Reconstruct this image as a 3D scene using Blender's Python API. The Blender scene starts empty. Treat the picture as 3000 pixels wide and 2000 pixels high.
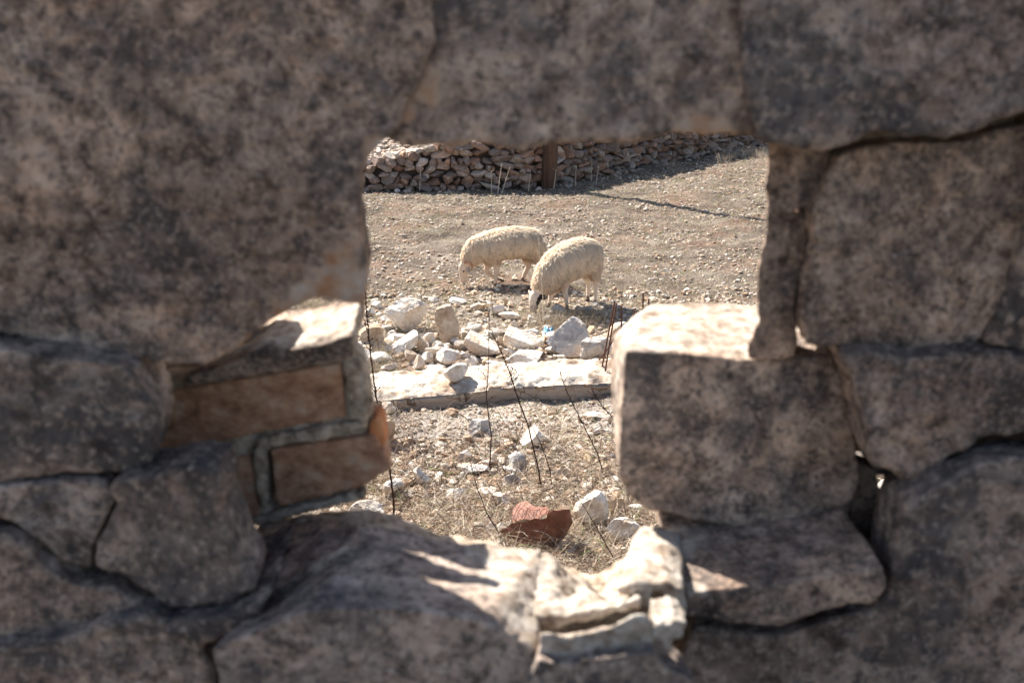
import bpy, bmesh, math, random
import numpy as np
from mathutils import Vector, Matrix

# ------------------------------------------------------------------ camera
S = bpy.context.scene
COL = S.collection
PITCH = math.radians(17.36)
CAMH = 2.6
FPX = 35.0 / 36.0            # focal length / sensor width
cam = bpy.data.cameras.new('camera')
cam.lens = 35; cam.sensor_width = 36; cam.clip_start = 0.05; cam.clip_end = 1500
cam.dof.use_dof = True; cam.dof.focus_distance = 7.6; cam.dof.aperture_fstop = 4.3; cam.dof.aperture_blades = 0
co = bpy.data.objects.new('camera', cam); COL.objects.link(co)
co.location = (0, 0, CAMH); co.rotation_euler = (math.radians(90) - PITCH, 0, 0)
S.camera = co

# ------------------------------------------------------------------ light
SUN_EL = math.radians(42); SUN_AZ = math.radians(43.5)   # light travels to +x, -y
W = bpy.data.worlds.new('World'); S.world = W; W.use_nodes = True
nt = W.node_tree; bg = nt.nodes['Background']
sky = nt.nodes.new('ShaderNodeTexSky'); sky.sky_type = 'NISHITA'; sky.sun_disc = False
sky.sun_elevation = SUN_EL; sky.sun_rotation = -SUN_AZ
sky.dust_density = 1.5; sky.ozone_density = 0.7
nt.links.new(sky.outputs[0], bg.inputs[0]); bg.inputs[1].default_value = 0.062
sl = bpy.data.lights.new('sun', 'SUN'); sl.energy = 5.0; sl.angle = math.radians(0.53); sl.color = (1.0, 0.945, 0.865)
so = bpy.data.objects.new('sun', sl); COL.objects.link(so)
ldir = Vector((math.sin(SUN_AZ) * math.cos(SUN_EL), -math.cos(SUN_AZ) * math.cos(SUN_EL), -math.sin(SUN_EL)))
so.rotation_euler = ldir.to_track_quat('-Z', 'Y').to_euler(); so.location = (-6, 10, 12)
S.view_settings.view_transform = 'Standard'; S.view_settings.look = 'None'
S.view_settings.exposure = 1.5; S.view_settings.gamma = 1
S.cycles.use_denoising = True
S.cycles.max_bounces = 6; S.cycles.diffuse_bounces = 4
S.cycles.use_adaptive_sampling = True; S.cycles.adaptive_threshold = 0.012

# ------------------------------------------------------------------ pixel <-> world (photo pixels, 3000 x 2000)
cp, sp = math.cos(PITCH), math.sin(PITCH)
F3 = 3000 * FPX
def ray(px, py):
    u = (px - 1500) / F3; v = (1000 - py) / F3
    return Vector((u, cp + v * sp, v * cp - sp))
def on_ground(px, py, z=0.0):
    d = ray(px, py); t = (z - CAMH) / d.z
    return Vector((d.x * t, d.y * t, z))
def on_plane(px, py, Y):
    d = ray(px, py); t = Y / d.y
    return Vector((d.x * t, Y, CAMH + d.z * t))
def proj(x, y, z):
    z = z - CAMH
    zc = y * cp - z * sp; v = (y * sp + z * cp) / zc
    return 1500 + F3 * x / zc, 1000 - F3 * v, zc
def depth_of(p): return p[1] * cp - (p[2] - CAMH) * sp

# ------------------------------------------------------------------ numpy noise
def _h(ix, iy, s):
    n = (ix * 374761393 + iy * 668265263 + s * 974634777) & 0xffffffff
    n = ((n ^ (n >> 13)) * 1274126177) & 0xffffffff
    return ((n ^ (n >> 16)) & 0xffff) / 65535.0
def vnoise(x, y, s=0):
    x = np.asarray(x, float); y = np.asarray(y, float)
    ix = np.floor(x).astype(np.int64); iy = np.floor(y).astype(np.int64)
    fx = x - ix; fy = y - iy; fx = fx * fx * (3 - 2 * fx); fy = fy * fy * (3 - 2 * fy)
    a = _h(ix, iy, s); b = _h(ix + 1, iy, s); c = _h(ix, iy + 1, s); d = _h(ix + 1, iy + 1, s)
    return (a * (1 - fx) + b * fx) * (1 - fy) + (c * (1 - fx) + d * fx) * fy - 0.5
def gz(x, y):
    x = np.asarray(x, float); y = np.asarray(y, float)
    z = vnoise(x * .6, y * .6, 1) * .06 + vnoise(x * 2.2, y * 2.2, 2) * .035 + vnoise(x * 7, y * 7, 3) * .030 + vnoise(x * 17, y * 17, 4) * .014
    z = z * np.clip((30 - y) / 10, 0.3, 1)
    # the photographer's side of the wall is higher
    k = np.clip((1.38 - y) / 0.12, 0, 1)
    return z * (1 - k) + (1.0 + z) * k
def gzf(x, y): return float(gz(x, y))

# ------------------------------------------------------------------ object helpers
def tag(o, label=None, cat=None, group=None, kind=None):
    if label: o['label'] = label
    if cat: o['category'] = cat
    if group: o['group'] = group
    if kind: o['kind'] = kind
    return o
def link(o, parent=None):
    COL.objects.link(o)
    if parent is not None: o.parent = parent
    return o
def empty(name, loc):
    o = bpy.data.objects.new(name, None); o.location = loc; o.empty_display_size = .1
    return link(o)
def mesh_np(name, V, F, mats, parent=None, loc=(0, 0, 0), smooth=False, col=None, matidx=None):
    """V (n,3) world coordinates, F (m,k) array or list of arrays. loc = object origin."""
    V = np.asarray(V, dtype=np.float32)
    Fl = F if isinstance(F, list) else [F]
    me = bpy.data.meshes.new(name)
    loops = np.concatenate([np.asarray(f, dtype=np.int32).ravel() for f in Fl])
    tot = np.concatenate([np.full(len(f), np.asarray(f).shape[1], dtype=np.int32) for f in Fl])
    st = np.concatenate([[0], np.cumsum(tot)[:-1]]).astype(np.int32)
    me.vertices.add(len(V)); me.loops.add(len(loops)); me.polygons.add(len(tot))
    base = np.array(loc, dtype=np.float32)
    if parent is not None: base = base + np.array(parent.location, dtype=np.float32) * 0
    me.vertices.foreach_set('co', (V - np.array(loc, dtype=np.float32)).ravel())
    me.loops.foreach_set('vertex_index', loops)
    me.polygons.foreach_set('loop_start', st); me.polygons.foreach_set('loop_total', tot)
    if matidx is not None: me.polygons.foreach_set('material_index', np.asarray(matidx, dtype=np.int32))
    me.polygons.foreach_set('use_smooth', np.full(len(tot), smooth, dtype=bool))
    me.update(calc_edges=True); me.validate()
    if col is not None:
        a = me.attributes.new('tint', 'FLOAT_COLOR', 'POINT')
        c = np.ones((len(V), 4), dtype=np.float32); c[:, :3] = col
        a.data.foreach_set('color', c.ravel())
    for m in (mats if isinstance(mats, list) else [mats]): me.materials.append(m)
    o = bpy.data.objects.new(name, me)
    if parent is not None:
        o.location = Vector(loc) - parent.location
    else: o.location = loc
    return link(o, parent)

# ------------------------------------------------------------------ materials
class NT:
    def __init__(s, name, rough=.9, spec=.2):
        s.m = bpy.data.materials.new(name); s.m.use_nodes = True
        s.n = s.m.node_tree.nodes; s.l = s.m.node_tree.links
        s.b = s.n['Principled BSDF']; s.b.inputs['Roughness'].default_value = rough
        s.b.inputs['Specular IOR Level'].default_value = spec
        g = s.n.new('ShaderNodeNewGeometry'); s.pos = g.outputs['Position']
        s.oc = None
    def local(s):
        t = s.n.new('ShaderNodeTexCoord'); return t.outputs['Object']
    def noise(s, scale, detail=6, rough=.6, vec=None, dist=0):
        t = s.n.new('ShaderNodeTexNoise'); t.inputs['Scale'].default_value = scale
        t.inputs['Detail'].default_value = detail; t.inputs['Roughness'].default_value = rough
        t.inputs['Distortion'].default_value = dist
        s.l.new(vec if vec is not None else s.pos, t.inputs['Vector']); return t.outputs['Fac']
    def voro(s, scale, vec=None, feature='F1'):
        t = s.n.new('ShaderNodeTexVoronoi'); t.feature = feature; t.inputs['Scale'].default_value = scale
        s.l.new(vec if vec is not None else s.pos, t.inputs['Vector']); return t.outputs['Distance']
    def ramp(s, fac, stops, interp='LINEAR'):
        r = s.n.new('ShaderNodeValToRGB'); r.color_ramp.interpolation = interp
        e = r.color_ramp.elements
        while len(e) < len(stops): e.new(.5)
        for i, (p, c) in enumerate(stops):
            e[i].position = p
            e[i].color = (c, c, c, 1) if isinstance(c, (int, float)) else (*c, 1)
        s.l.new(fac, r.inputs[0]); return r.outputs[0]
    def mix(s, f, a, b, mode='MIX'):
        t = s.n.new('ShaderNodeMix'); t.data_type = 'RGBA'; t.blend_type = mode
        for k, v in ((0, f), (6, a), (7, b)):
            if isinstance(v, (int, float)): t.inputs[k].default_value = v
            elif isinstance(v, tuple): t.inputs[k].default_value = (*v, 1)
            else: s.l.new(v, t.inputs[k])
        return t.outputs[2]
    def attr(s, name, out='Color'):
        t = s.n.new('ShaderNodeAttribute'); t.attribute_name = name; return t.outputs[out]
    def rnd(s):
        t = s.n.new('ShaderNodeObjectInfo'); return t.outputs['Random']
    def color(s, c):
        if isinstance(c, tuple): s.b.inputs['Base Color'].default_value = (*c, 1)
        else: s.l.new(c, s.b.inputs['Base Color'])
    def bump(s, h, dist=.01, strength=1.0, prev=None):
        t = s.n.new('ShaderNodeBump'); t.inputs['Distance'].default_value = dist; t.inputs['Strength'].default_value = strength
        s.l.new(h, t.inputs['Height'])
        if prev is not None: s.l.new(prev, t.inputs['Normal'])
        s.l.new(t.outputs[0], s.b.inputs['Normal']); return t.outputs[0]

def m_wallstone():
    n = NT('weathered_limestone', .92, .15)
    rv = n.n.new('ShaderNodeVectorMath'); rv.operation = 'ADD'
    cx = n.n.new('ShaderNodeCombineXYZ'); mm = n.n.new('ShaderNodeMath'); mm.operation = 'MULTIPLY'; mm.inputs[1].default_value = 7
    n.l.new(n.rnd(), mm.inputs[0]); n.l.new(mm.outputs[0], cx.inputs[0]); n.l.new(mm.outputs[0], cx.inputs[2])
    n.l.new(n.pos, rv.inputs[0]); n.l.new(cx.outputs[0], rv.inputs[1])
    sc = n.n.new('ShaderNodeVectorMath'); sc.operation = 'SCALE'; ma = n.n.new('ShaderNodeMath'); ma.operation = 'MULTIPLY_ADD'; ma.inputs[1].default_value = .7; ma.inputs[2].default_value = .6
    n.l.new(n.rnd(), ma.inputs[0]); n.l.new(rv.outputs[0], sc.inputs[0]); n.l.new(ma.outputs[0], sc.inputs['Scale']); v = sc.outputs[0]
    base = n.ramp(n.noise(24, 9, .68, v, .3), [(.34, (.06, .053, .048)), (.43, (.21, .176, .15)), (.52, (.37, .315, .27)), (.66, (.54, .47, .405))])
    warm = n.ramp(n.noise(3.5, 4, .6, v), [(.4, 0.0), (.62, .4)])
    c = n.mix(warm, base, n.mix(1.0, base, (1.12, .88, .68), 'MULTIPLY'))
    grey = n.ramp(n.noise(6, 9, .72, v, .5), [(.48, 0.0), (.60, .80)])
    c = n.mix(grey, c, (.085, .086, .090))
    big = n.ramp(n.noise(2.6, 6, .7, v, .6), [(.46, 0.0), (.60, .75)])
    c = n.mix(big, c, n.mix(1.0, c, (.38, .38, .40), 'MULTIPLY'))
    speck = n.ramp(n.noise(85, 4, .7, v), [(.41, 1.0), (.47, 0.0)])
    sp2 = n.mix(.62, (0.0, 0.0, 0.0), speck)
    c = n.mix(sp2, c, (.05, .05, .052))
    spb = n.ramp(n.noise(33, 4, .6, v), [(.34, .85), (.40, 0.0)])
    c = n.mix(spb, c, (.07, .065, .065))
    light = n.ramp(n.noise(95, 4, .7, v), [(.52, 0.0), (.66, .42)])
    c = n.mix(light, c, (.60, .515, .43))
    hv = n.ramp(n.rnd(), [(0.0, (1.0, .97, .95)), (.25, (1.22, 1.15, 1.07)), (.5, (1.12, 1.10, 1.08)), (.75, (1.32, 1.22, 1.12)), (1.0, (1.16, 1.07, 1.0))])
    c = n.mix(1.0, n.mix(1.0, c, hv, 'MULTIPLY'), (1.10, 1.045, 1.03), 'MULTIPLY')
    fr = n.attr('fresh', 'Fac')
    frc = n.ramp(n.noise(22, 6, .6, v), [(.35, (.42, .22, .12)), (.5, (.50, .36, .26)), (.65, (.58, .48, .40))])
    c = n.mix(fr, c, frc)
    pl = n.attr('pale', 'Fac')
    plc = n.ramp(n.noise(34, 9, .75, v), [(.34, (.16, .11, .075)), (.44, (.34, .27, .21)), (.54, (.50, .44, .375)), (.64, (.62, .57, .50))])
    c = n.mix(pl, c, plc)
    n.color(c)
    b = n.bump(n.noise(55, 8, .7, v), .006, .9)
    n.bump(n.noise(160, 4, .7, v), .0025, .8, b)
    return n.m
def m_limestone(name, base=((.50, .40, .30), (.70, .62, .53), (.80, .76, .70)), tint=True):
    n = NT(name, .9, .15); v = n.local()
    a = n.rnd() if tint else None
    rv = n.n.new('ShaderNodeVectorMath'); rv.operation = 'ADD'
    cx = n.n.new('ShaderNodeCombineXYZ'); n.l.new(n.rnd(), cx.inputs[0]); mm = n.n.new('ShaderNodeMath'); mm.operation = 'MULTIPLY'; mm.inputs[1].default_value = 40
    n.l.new(n.rnd(), mm.inputs[0]); n.l.new(mm.outputs[0], cx.inputs[1])
    n.l.new(n.pos, rv.inputs[0]); n.l.new(cx.outputs[0], rv.inputs[1]); v = rv.outputs[0]
    c = n.ramp(n.noise(9, 8, .62, v, .3), [(.33, base[0]), (.46, base[1]), (.62, base[2])])
    tan = n.ramp(n.noise(4.5, 5, .6, v), [(.5, 0.0), (.66, .75)])
    c = n.mix(tan, c, (.52, .34, .20))
    sp_ = n.ramp(n.noise(70, 4, .7, v), [(.34, .6), (.42, 0.0)])
    c = n.mix(sp_, c, (.22, .19, .17))
    n.color(c)
    b = n.bump(n.noise(30, 8, .65, v), .012, .9); n.bump(n.noise(120, 4, .7, v), .004, .7, b)
    return n.m
def m_tint(name, rough=.9, bump=None, noise_amt=.35, sc=30, translucent=0):
    n = NT(name, rough, .12)
    t = n.attr('tint'); k = n.ramp(n.noise(sc, 5, .65), [(.3, 1 - noise_amt), (.7, 1 + noise_amt * .4)])
    c = n.mix(1.0, t, k, 'MULTIPLY'); n.color(c)
    if bump: n.bump(n.noise(sc * 1.5, 6, .7), bump, .9)
    if translucent:
        tr = n.n.new('ShaderNodeBsdfTranslucent'); n.l.new(c, tr.inputs[0])
        ms = n.n.new('ShaderNodeMixShader'); ms.inputs[0].default_value = translucent
        out = n.n['Material Output']; n.l.new(n.b.outputs[0], ms.inputs[1]); n.l.new(tr.outputs[0], ms.inputs[2]); n.l.new(ms.outputs[0], out.inputs[0])
    return n.m
def m_ground():
    n = NT('dry_soil', .95, .1)
    c = n.ramp(n.noise(1.6, 9, .68), [(.36, (.105, .08, .062)), (.5, (.195, .155, .122)), (.64, (.33, .275, .22))])
    red = n.ramp(n.noise(.9, 6, .65), [(.50, 0.0), (.64, .6)])
    c = n.mix(red, c, (.27, .16, .11))
    gr = n.ramp(n.noise(1.3, 7, .7, None, .6), [(.56, 0.0), (.70, .35)])
    c = n.mix(gr, c, (.19, .20, .10))
    c = n.mix(n.attr('undershade', 'Fac'), c, n.mix(1.0, c, (.26, .225, .20), 'MULTIPLY'))
    pale = n.attr('pale', 'Fac')
    c = n.mix(pale, c, n.ramp(n.noise(14, 8, .7), [(.36, (.42, .32, .25)), (.5, (.60, .52, .45)), (.64, (.72, .66, .60))]))
    fine = n.ramp(n.noise(48, 8, .75), [(.36, .35), (.5, .95), (.66, 1.35)])
    c = n.mix(1.0, c, fine, 'MULTIPLY'); n.color(c)
    b = n.bump(n.noise(26, 9, .7), .05, .8); n.bump(n.noise(95, 5, .7), .014, .8, b)
    return n.m
def m_simple(name, stops, sc=12, rough=.85, bump=.004, spec=.2, stretch=None, metallic=0):
    n = NT(name, rough, spec); v = n.local()
    if stretch:
        mp = n.n.new('ShaderNodeMapping'); mp.inputs['Scale'].default_value = stretch
        n.l.new(v, mp.inputs['Vector']); v = mp.outputs[0]
    n.color(n.ramp(n.noise(sc, 8, .68, v), stops)); n.b.inputs['Metallic'].default_value = metallic
    n.bump(n.noise(sc * 2.5, 7, .7, v), bump, .8); return n.m

M_WALL = m_wallstone()
M_ROCK = m_limestone('pale_limestone', ((.52, .42, .32), (.76, .69, .60), (.86, .83, .78)))
M_ROCKG = m_limestone('grey_limestone', ((.30, .27, .25), (.50, .47, .44), (.64, .61, .57)))
M_ROCKT = m_limestone('tan_limestone', ((.36, .24, .15), (.52, .40, .29), (.68, .59, .48)))
M_TINTROCK = m_tint('field_stone', .9, .012, .35, 22)
M_STRAW = m_tint('straw', .8, None, .2, 30, .25)
M_GROUND = m_ground()
M_BRICK = m_simple('fired_clay', [(.3, (.20, .105, .065)), (.44, (.42, .225, .135)), (.55, (.56, .33, .21)), (.68, (.64, .46, .33))], 34, .95, .010, .1, (.75, 1, 1.25))
M_BRICKO = m_simple('sunglow_clay', [(.3, (.42, .13, .05)), (.5, (.60, .24, .10)), (.7, (.70, .38, .20))], 18, .9, .006, .15)  # orange colour stands in for sun glowing on the brick end
M_MORTAR = m_simple('old_mortar', [(.34, (.12, .085, .06)), (.46, (.42, .33, .245)), (.6, (.66, .55, .43))], 34, .95, .01)
M_CONC = m_simple('rough_concrete', [(.30, (.22, .15, .105)), (.42, (.42, .31, .23)), (.50, (.52, .45, .37)), (.66, (.64, .58, .51))], 6, .95, .02)
M_CONCF = m_simple('cast_concrete', [(.3, (.30, .235, .18)), (.5, (.42, .34, .27)), (.7, (.54, .46, .38))], 5, .9, .006, .2, (1, 1, 4))
M_WOOD = m_simple('dark_pole_wood', [(.3, (.05, .028, .018)), (.5, (.11, .062, .04)), (.72, (.19, .11, .07))], 9, .85, .008, .2, (1, 1, .12))
M_RUST = m_simple('rusty_sheet', [(.3, (.10, .038, .025)), (.5, (.20, .085, .055)), (.7, (.30, .15, .105))], 9, .7, .003, .3)
M_REBAR = m_simple('rusty_bar', [(.3, (.05, .022, .015)), (.6, (.13, .06, .04))], 40, .8, .002)
M_STALK = m_simple('dry_stalk', [(.3, (.022, .012, .009)), (.6, (.065, .035, .024))], 30, .85, .001)
M_STICK = m_simple('bleached_stick', [(.3, (.42, .34, .26)), (.6, (.62, .54, .44))], 30, .85, .001)
M_BLUE = m_simple('blue_plastic', [(.3, (.02, .12, .28)), (.5, (.04, .22, .40)), (.62, (.55, .62, .66))], 25, .35, .003, .5)
M_WOOL = m_tint('wool', .95, None, .06, 60, .55)
M_SKIN = m_tint('short_coat', .85, .002, .18, 45)
M_HORN = m_simple('horn', [(.3, (.30, .15, .09)), (.6, (.46, .28, .19))], 60, .6, .003)
M_EYE = m_simple('eye_dark', [(.3, (.01, .008, .006)), (.6, (.02, .015, .01))], 20, .2, .0005, .6)
M_HOOF = m_simple('hoof', [(.3, (.03, .02, .016)), (.6, (.07, .05, .04))], 50, .6, .001)

# ------------------------------------------------------------------ remesh / bake helper
TEX = {}
def clouds(size, depth=3):
    k = (size, depth)
    if k not in TEX:
        t = bpy.data.textures.new('relief', 'CLOUDS'); t.noise_scale = size; t.noise_depth = depth; t.noise_basis = 'IMPROVED_PERLIN'; TEX[k] = t
    return TEX[k]
def bake(o, voxel=None, smooth=0, disp=(), usesmooth=True):
    if voxel:
        m = o.modifiers.new('r', 'REMESH'); m.mode = 'VOXEL'; m.voxel_size = voxel; m.use_smooth_shade = usesmooth
    if smooth:
        m = o.modifiers.new('s', 'SMOOTH'); m.iterations = smooth; m.factor = .5
    for size, st in disp:
        m = o.modifiers.new('d', 'DISPLACE'); m.texture = clouds(size); m.texture_coords = 'GLOBAL'; m.strength = st; m.mid_level = .5
    dg = bpy.context.evaluated_depsgraph_get(); ev = o.evaluated_get(dg)
    me = bpy.data.meshes.new_from_object(ev); old = o.data
    o.modifiers.clear(); o.data = me; me.name = old.name
    bpy.data.meshes.remove(old)
    if usesmooth: me.polygons.foreach_set('use_smooth', np.ones(len(me.polygons), dtype=bool))
    return o

# ================================================================== FOREGROUND WALL
D = 3000 / 2352.0        # wall outlines below are read off a 2352-px-wide copy of the photograph
wall = empty('stone_wall', (0, 1.3, 1.0))
tag(wall, 'weathered rubble masonry wall in shade, broken open in the middle over the sheep field', 'wall')

def loft(front, back, n_mid=0):
    n = len(front); V = [tuple(p) for p in front] + [tuple(p) for p in back]
    F = []
    bm = bmesh.new(); vs = [bm.verts.new(v) for v in V]
    bm.faces.new(vs[:n]); bm.faces.new(vs[n:][::-1])
    for i in range(n):
        j = (i + 1) % n
        bm.faces.new((vs[i], vs[n + i], vs[n + j], vs[j]))
    bmesh.ops.recalc_face_normals(bm, faces=bm.faces); bmesh.ops.triangulate(bm, faces=bm.faces)
    me = bpy.data.meshes.new('stone'); bm.to_mesh(me); bm.free(); return me

def wall_stone(poly, Yf=1.3, Yb=1.52, shr=(.87, .87, .9, .9), backpx=None, name='wall_stone', mat=None, voxel=.005, smooth=0,
               disp=((.09, .014), (.028, .012), (.011, .008)), fresh=(), pale=(), label=None, sag=0.0):
    fr = [on_plane(x * D, y * D, Yf) for x, y in poly]
    if backpx: bk = [on_plane(x * D, y * D, Yb) for x, y in backpx]
    else:
        cx = sum(p.x for p in fr) / len(fr); cz = sum(p.z for p in fr) / len(fr)
        bk = []
        for p in fr:
            sx = shr[0] if p.x < cx else shr[1]; sz = shr[2] if p.z > cz else shr[3]
            bk.append(Vector((cx + (p.x - cx) * sx, Yb, cz + (p.z - cz) * sz)))
    me = loft(fr, bk); me.name = name
    c = sum((Vector(v.co) for v in me.vertices), Vector()) / len(me.vertices)
    me.transform(Matrix.Translation(-c))
    o = bpy.data.objects.new(name, me); o.location = c - wall.location; o.parent = wall; COL.objects.link(o)
    me.materials.append(mat or M_WALL)
    bpy.context.view_layer.update()
    bake(o, voxel, smooth, disp)
    me = o.data
    V = np.empty(len(me.vertices) * 3, dtype=np.float32); me.vertices.foreach_get('co', V); V = V.reshape(-1, 3) + np.array(c)
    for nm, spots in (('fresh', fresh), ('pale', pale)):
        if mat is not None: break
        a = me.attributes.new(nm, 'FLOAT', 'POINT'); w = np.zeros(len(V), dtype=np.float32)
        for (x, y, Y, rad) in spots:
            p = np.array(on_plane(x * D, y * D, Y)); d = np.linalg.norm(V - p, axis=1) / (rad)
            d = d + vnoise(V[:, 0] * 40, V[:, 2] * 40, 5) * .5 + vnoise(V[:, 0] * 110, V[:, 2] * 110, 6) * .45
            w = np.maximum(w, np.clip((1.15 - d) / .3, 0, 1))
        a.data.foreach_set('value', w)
    if label: o['label'] = label
    return o

# ---- upper leaf
wall_stone([(-420, -420), (600, -420), (940, -300), (985, -100), (1000, 90), (955, 200), (915, 290), (868, 345), (842, 372), (828, 410), (826, 470), (838, 560), (846, 620), (838, 700),
            (720, 688), (648, 718), (590, 762), (505, 822), (472, 838), (412, 842), (285, 817), (140, 800), (0, 770), (-420, 730)],
           1.29, 1.36, (.97, .95, .97, .95), fresh=[(790, 640, 1.3, .045), (730, 690, 1.3, .035), (690, 700, 1.3, .03), (835, 640, 1.32, .04), (560, 800, 1.3, .02), (870, 340, 1.3, .02)], disp=((.13, .020), (.03, .013), (.011, .008)))
wall_stone([(925, -300), (1720, -300), (1722, -100), (1722, 0), (1722, 120), (1730, 240), (1738, 306), (1650, 309), (1560, 308), (1430, 325), (1240, 329), (1205, 350), (1090, 333), (905, 336), (885, 320), (905, 270), (935, 190), (975, 95), (962, -100)],
           1.300, 1.42, (.95, .95, 1, .96), fresh=[(985, 215, 1.29, .018), (925, 262, 1.29, .02), (1000, 170, 1.29, .014), (1600, 300, 1.29, .02), (1660, 300, 1.29, .02)], disp=((.13, .020), (.03, .013), (.011, .008)))
wall_stone([(1698, -300), (2700, -300), (2700, 180), (2352, 256), (2185, 312), (2080, 312), (2012, 304), (1955, 334), (1895, 350), (1835, 342), (1745, 318), (1722, 240), (1708, 120), (1700, 0), (1712, -100)],
           1.285, 1.42, (.97, .9, 1, .95), disp=((.13, .020), (.03, .013), (.011, .008)))
wall_stone([(1763, 318), (1840, 326), (1905, 340), (1905, 390), (1886, 432), (1855, 482), (1810, 492), (1762, 492), (1757, 400)], 1.39, 1.47,
           backpx=[(1785, 318), (1840, 326), (1895, 340), (1895, 390), (1878, 432), (1850, 470), (1812, 472), (1785, 470), (1780, 400)])
wall_stone([(1762, 480), (1808, 478), (1850, 484), (1857, 560), (1838, 640), (1822, 690), (1830, 790), (1826, 822), (1790, 830), (1716, 826), (1714, 792), (1738, 745), (1740, 690), (1744, 600), (1758, 520)],
           1.395, 1.47, backpx=[(1786, 484), (1810, 490), (1845, 494), (1852, 560), (1834, 640), (1820, 690), (1826, 780), (1824, 800), (1790, 800), (1742, 790), (1740, 770), (1762, 735), (1764, 690), (1768, 600), (1780, 520)],
           fresh=[(1832, 690, 1.3, .018), (1838, 720, 1.3, .012)])
wall_stone([(1925, 358), (2032, 328), (2188, 330), (2352, 285), (2420, 285), (2405, 520), (2325, 600), (2300, 698), (2252, 784), (2115, 806), (2012, 787), (1935, 802), (1850, 785), (1840, 740), (1846, 650), (1868, 560), (1860, 492), (1894, 432)],
           1.36, 1.52, (.9, .95, .97, .95), fresh=[(1862, 770, 1.28, .022), (1905, 792, 1.28, .022), (1960, 795, 1.28, .018)], disp=((.12, .018), (.03, .013), (.011, .008)),
           label='large brown mottled wall stone with a rust-coloured lower edge, right of the opening')
wall_stone([(2435, 265), (2830, 190), (2830, 480), (2352, 518), (2410, 500)], 1.29, 1.50, (.95, 1, 1, 1))
wall_stone([(2352, 530), (2800, 500), (2800, 800), (2352, 806), (2262, 789), (2310, 700), (2335, 610)], 1.345, 1.52)
wall_stone([(1950, 818), (2005, 806), (2110, 822), (2260, 808), (2352, 818), (2800, 815), (2800, 960), (2352, 995), (2275, 1002), (2183, 1050), (2103, 1107), (2076, 1108), (2046, 1076), (2022, 1078), (2006, 1068), (1974, 920), (1938, 822)],
           1.315, 1.50, (.93, .95, 1, .93), disp=((.12, .016), (.03, .013), (.011, .008)))
# block right of the opening, lit on its top
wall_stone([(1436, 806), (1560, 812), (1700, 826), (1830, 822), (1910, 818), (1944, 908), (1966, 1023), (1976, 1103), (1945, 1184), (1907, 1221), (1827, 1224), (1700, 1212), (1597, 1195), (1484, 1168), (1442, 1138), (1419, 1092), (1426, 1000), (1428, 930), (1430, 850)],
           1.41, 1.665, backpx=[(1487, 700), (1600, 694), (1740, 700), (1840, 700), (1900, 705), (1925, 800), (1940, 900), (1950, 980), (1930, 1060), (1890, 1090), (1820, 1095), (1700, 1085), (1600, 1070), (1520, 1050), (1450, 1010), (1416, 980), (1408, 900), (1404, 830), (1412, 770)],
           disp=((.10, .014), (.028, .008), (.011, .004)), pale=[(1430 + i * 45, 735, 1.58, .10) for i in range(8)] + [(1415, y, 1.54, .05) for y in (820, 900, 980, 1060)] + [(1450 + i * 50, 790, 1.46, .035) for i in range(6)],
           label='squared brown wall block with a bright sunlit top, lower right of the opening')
# ---- lower leaf, nearer
wall_stone([(-420, 790), (0, 800), (137, 822), (275, 838), (310, 858), (328, 892), (362, 945), (366, 992), (352, 1062), (308, 1080), (165, 1087), (0, 1108), (-420, 1120)],
           1.235, 1.36, (.97, .84, 1, .95), disp=((.12, .016), (.03, .013), (.011, .008)), label='broad grey-brown wall stone left of the bricks')
wall_stone([(-420, 1130), (0, 1118), (200, 1098), (240, 1108), (262, 1150), (232, 1210), (214, 1255), (208, 1305), (143, 1290), (85, 1248), (44, 1205), (0, 1188), (-420, 1150)],
           1.225, 1.36, (.95, .93, .95, .95))
wall_stone([(244, 1128), (262, 1100), (350, 1094), (385, 1078), (440, 1070), (496, 1080), (514, 1125), (507, 1178), (550, 1277), (582, 1327), (588, 1352), (528, 1386), (440, 1397), (385, 1399), (341, 1362), (277, 1325), (216, 1303), (220, 1250), (240, 1212), (268, 1155)],
           1.20, 1.30, (.97, .95, .99, .95), disp=((.10, .014), (.028, .009), (.011, .004)), label='pinkish brown wall stone below the bricks, tapering to a lower right corner')
wall_stone([(-420, 1210), (0, 1222), (44, 1246), (82, 1286), (143, 1330), (192, 1346), (260, 1352), (330, 1392), (300, 1412), (232, 1424), (154, 1452), (0, 1476), (-420, 1500)],
           1.20, 1.42, (.97, .95, .5, .95))
wall_stone([(-420, 1510), (0, 1484), (154, 1460), (236, 1433), (310, 1416), (345, 1405), (380, 1430), (440, 1420), (528, 1408), (590, 1384), (622, 1368), (596, 1420), (545, 1450), (462, 1480), (490, 1560), (520, 1700), (450, 2050), (-420, 2050)],
           1.17, 1.42, (.97, .9, .8, .95))
# flat shaded stone between the bricks and the big dark boulder
wall_stone([(560, 1352), (650, 1345), (750, 1284), (822, 1232), (830, 1300), (640, 1470), (540, 1450)], 1.25, 1.46,
           backpx=[(535, 1222), (640, 1206), (737, 1186), (818, 1197), (820, 1250), (600, 1380), (540, 1360)], disp=((.1, .01), (.028, .006), (.011, .003)))
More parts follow.
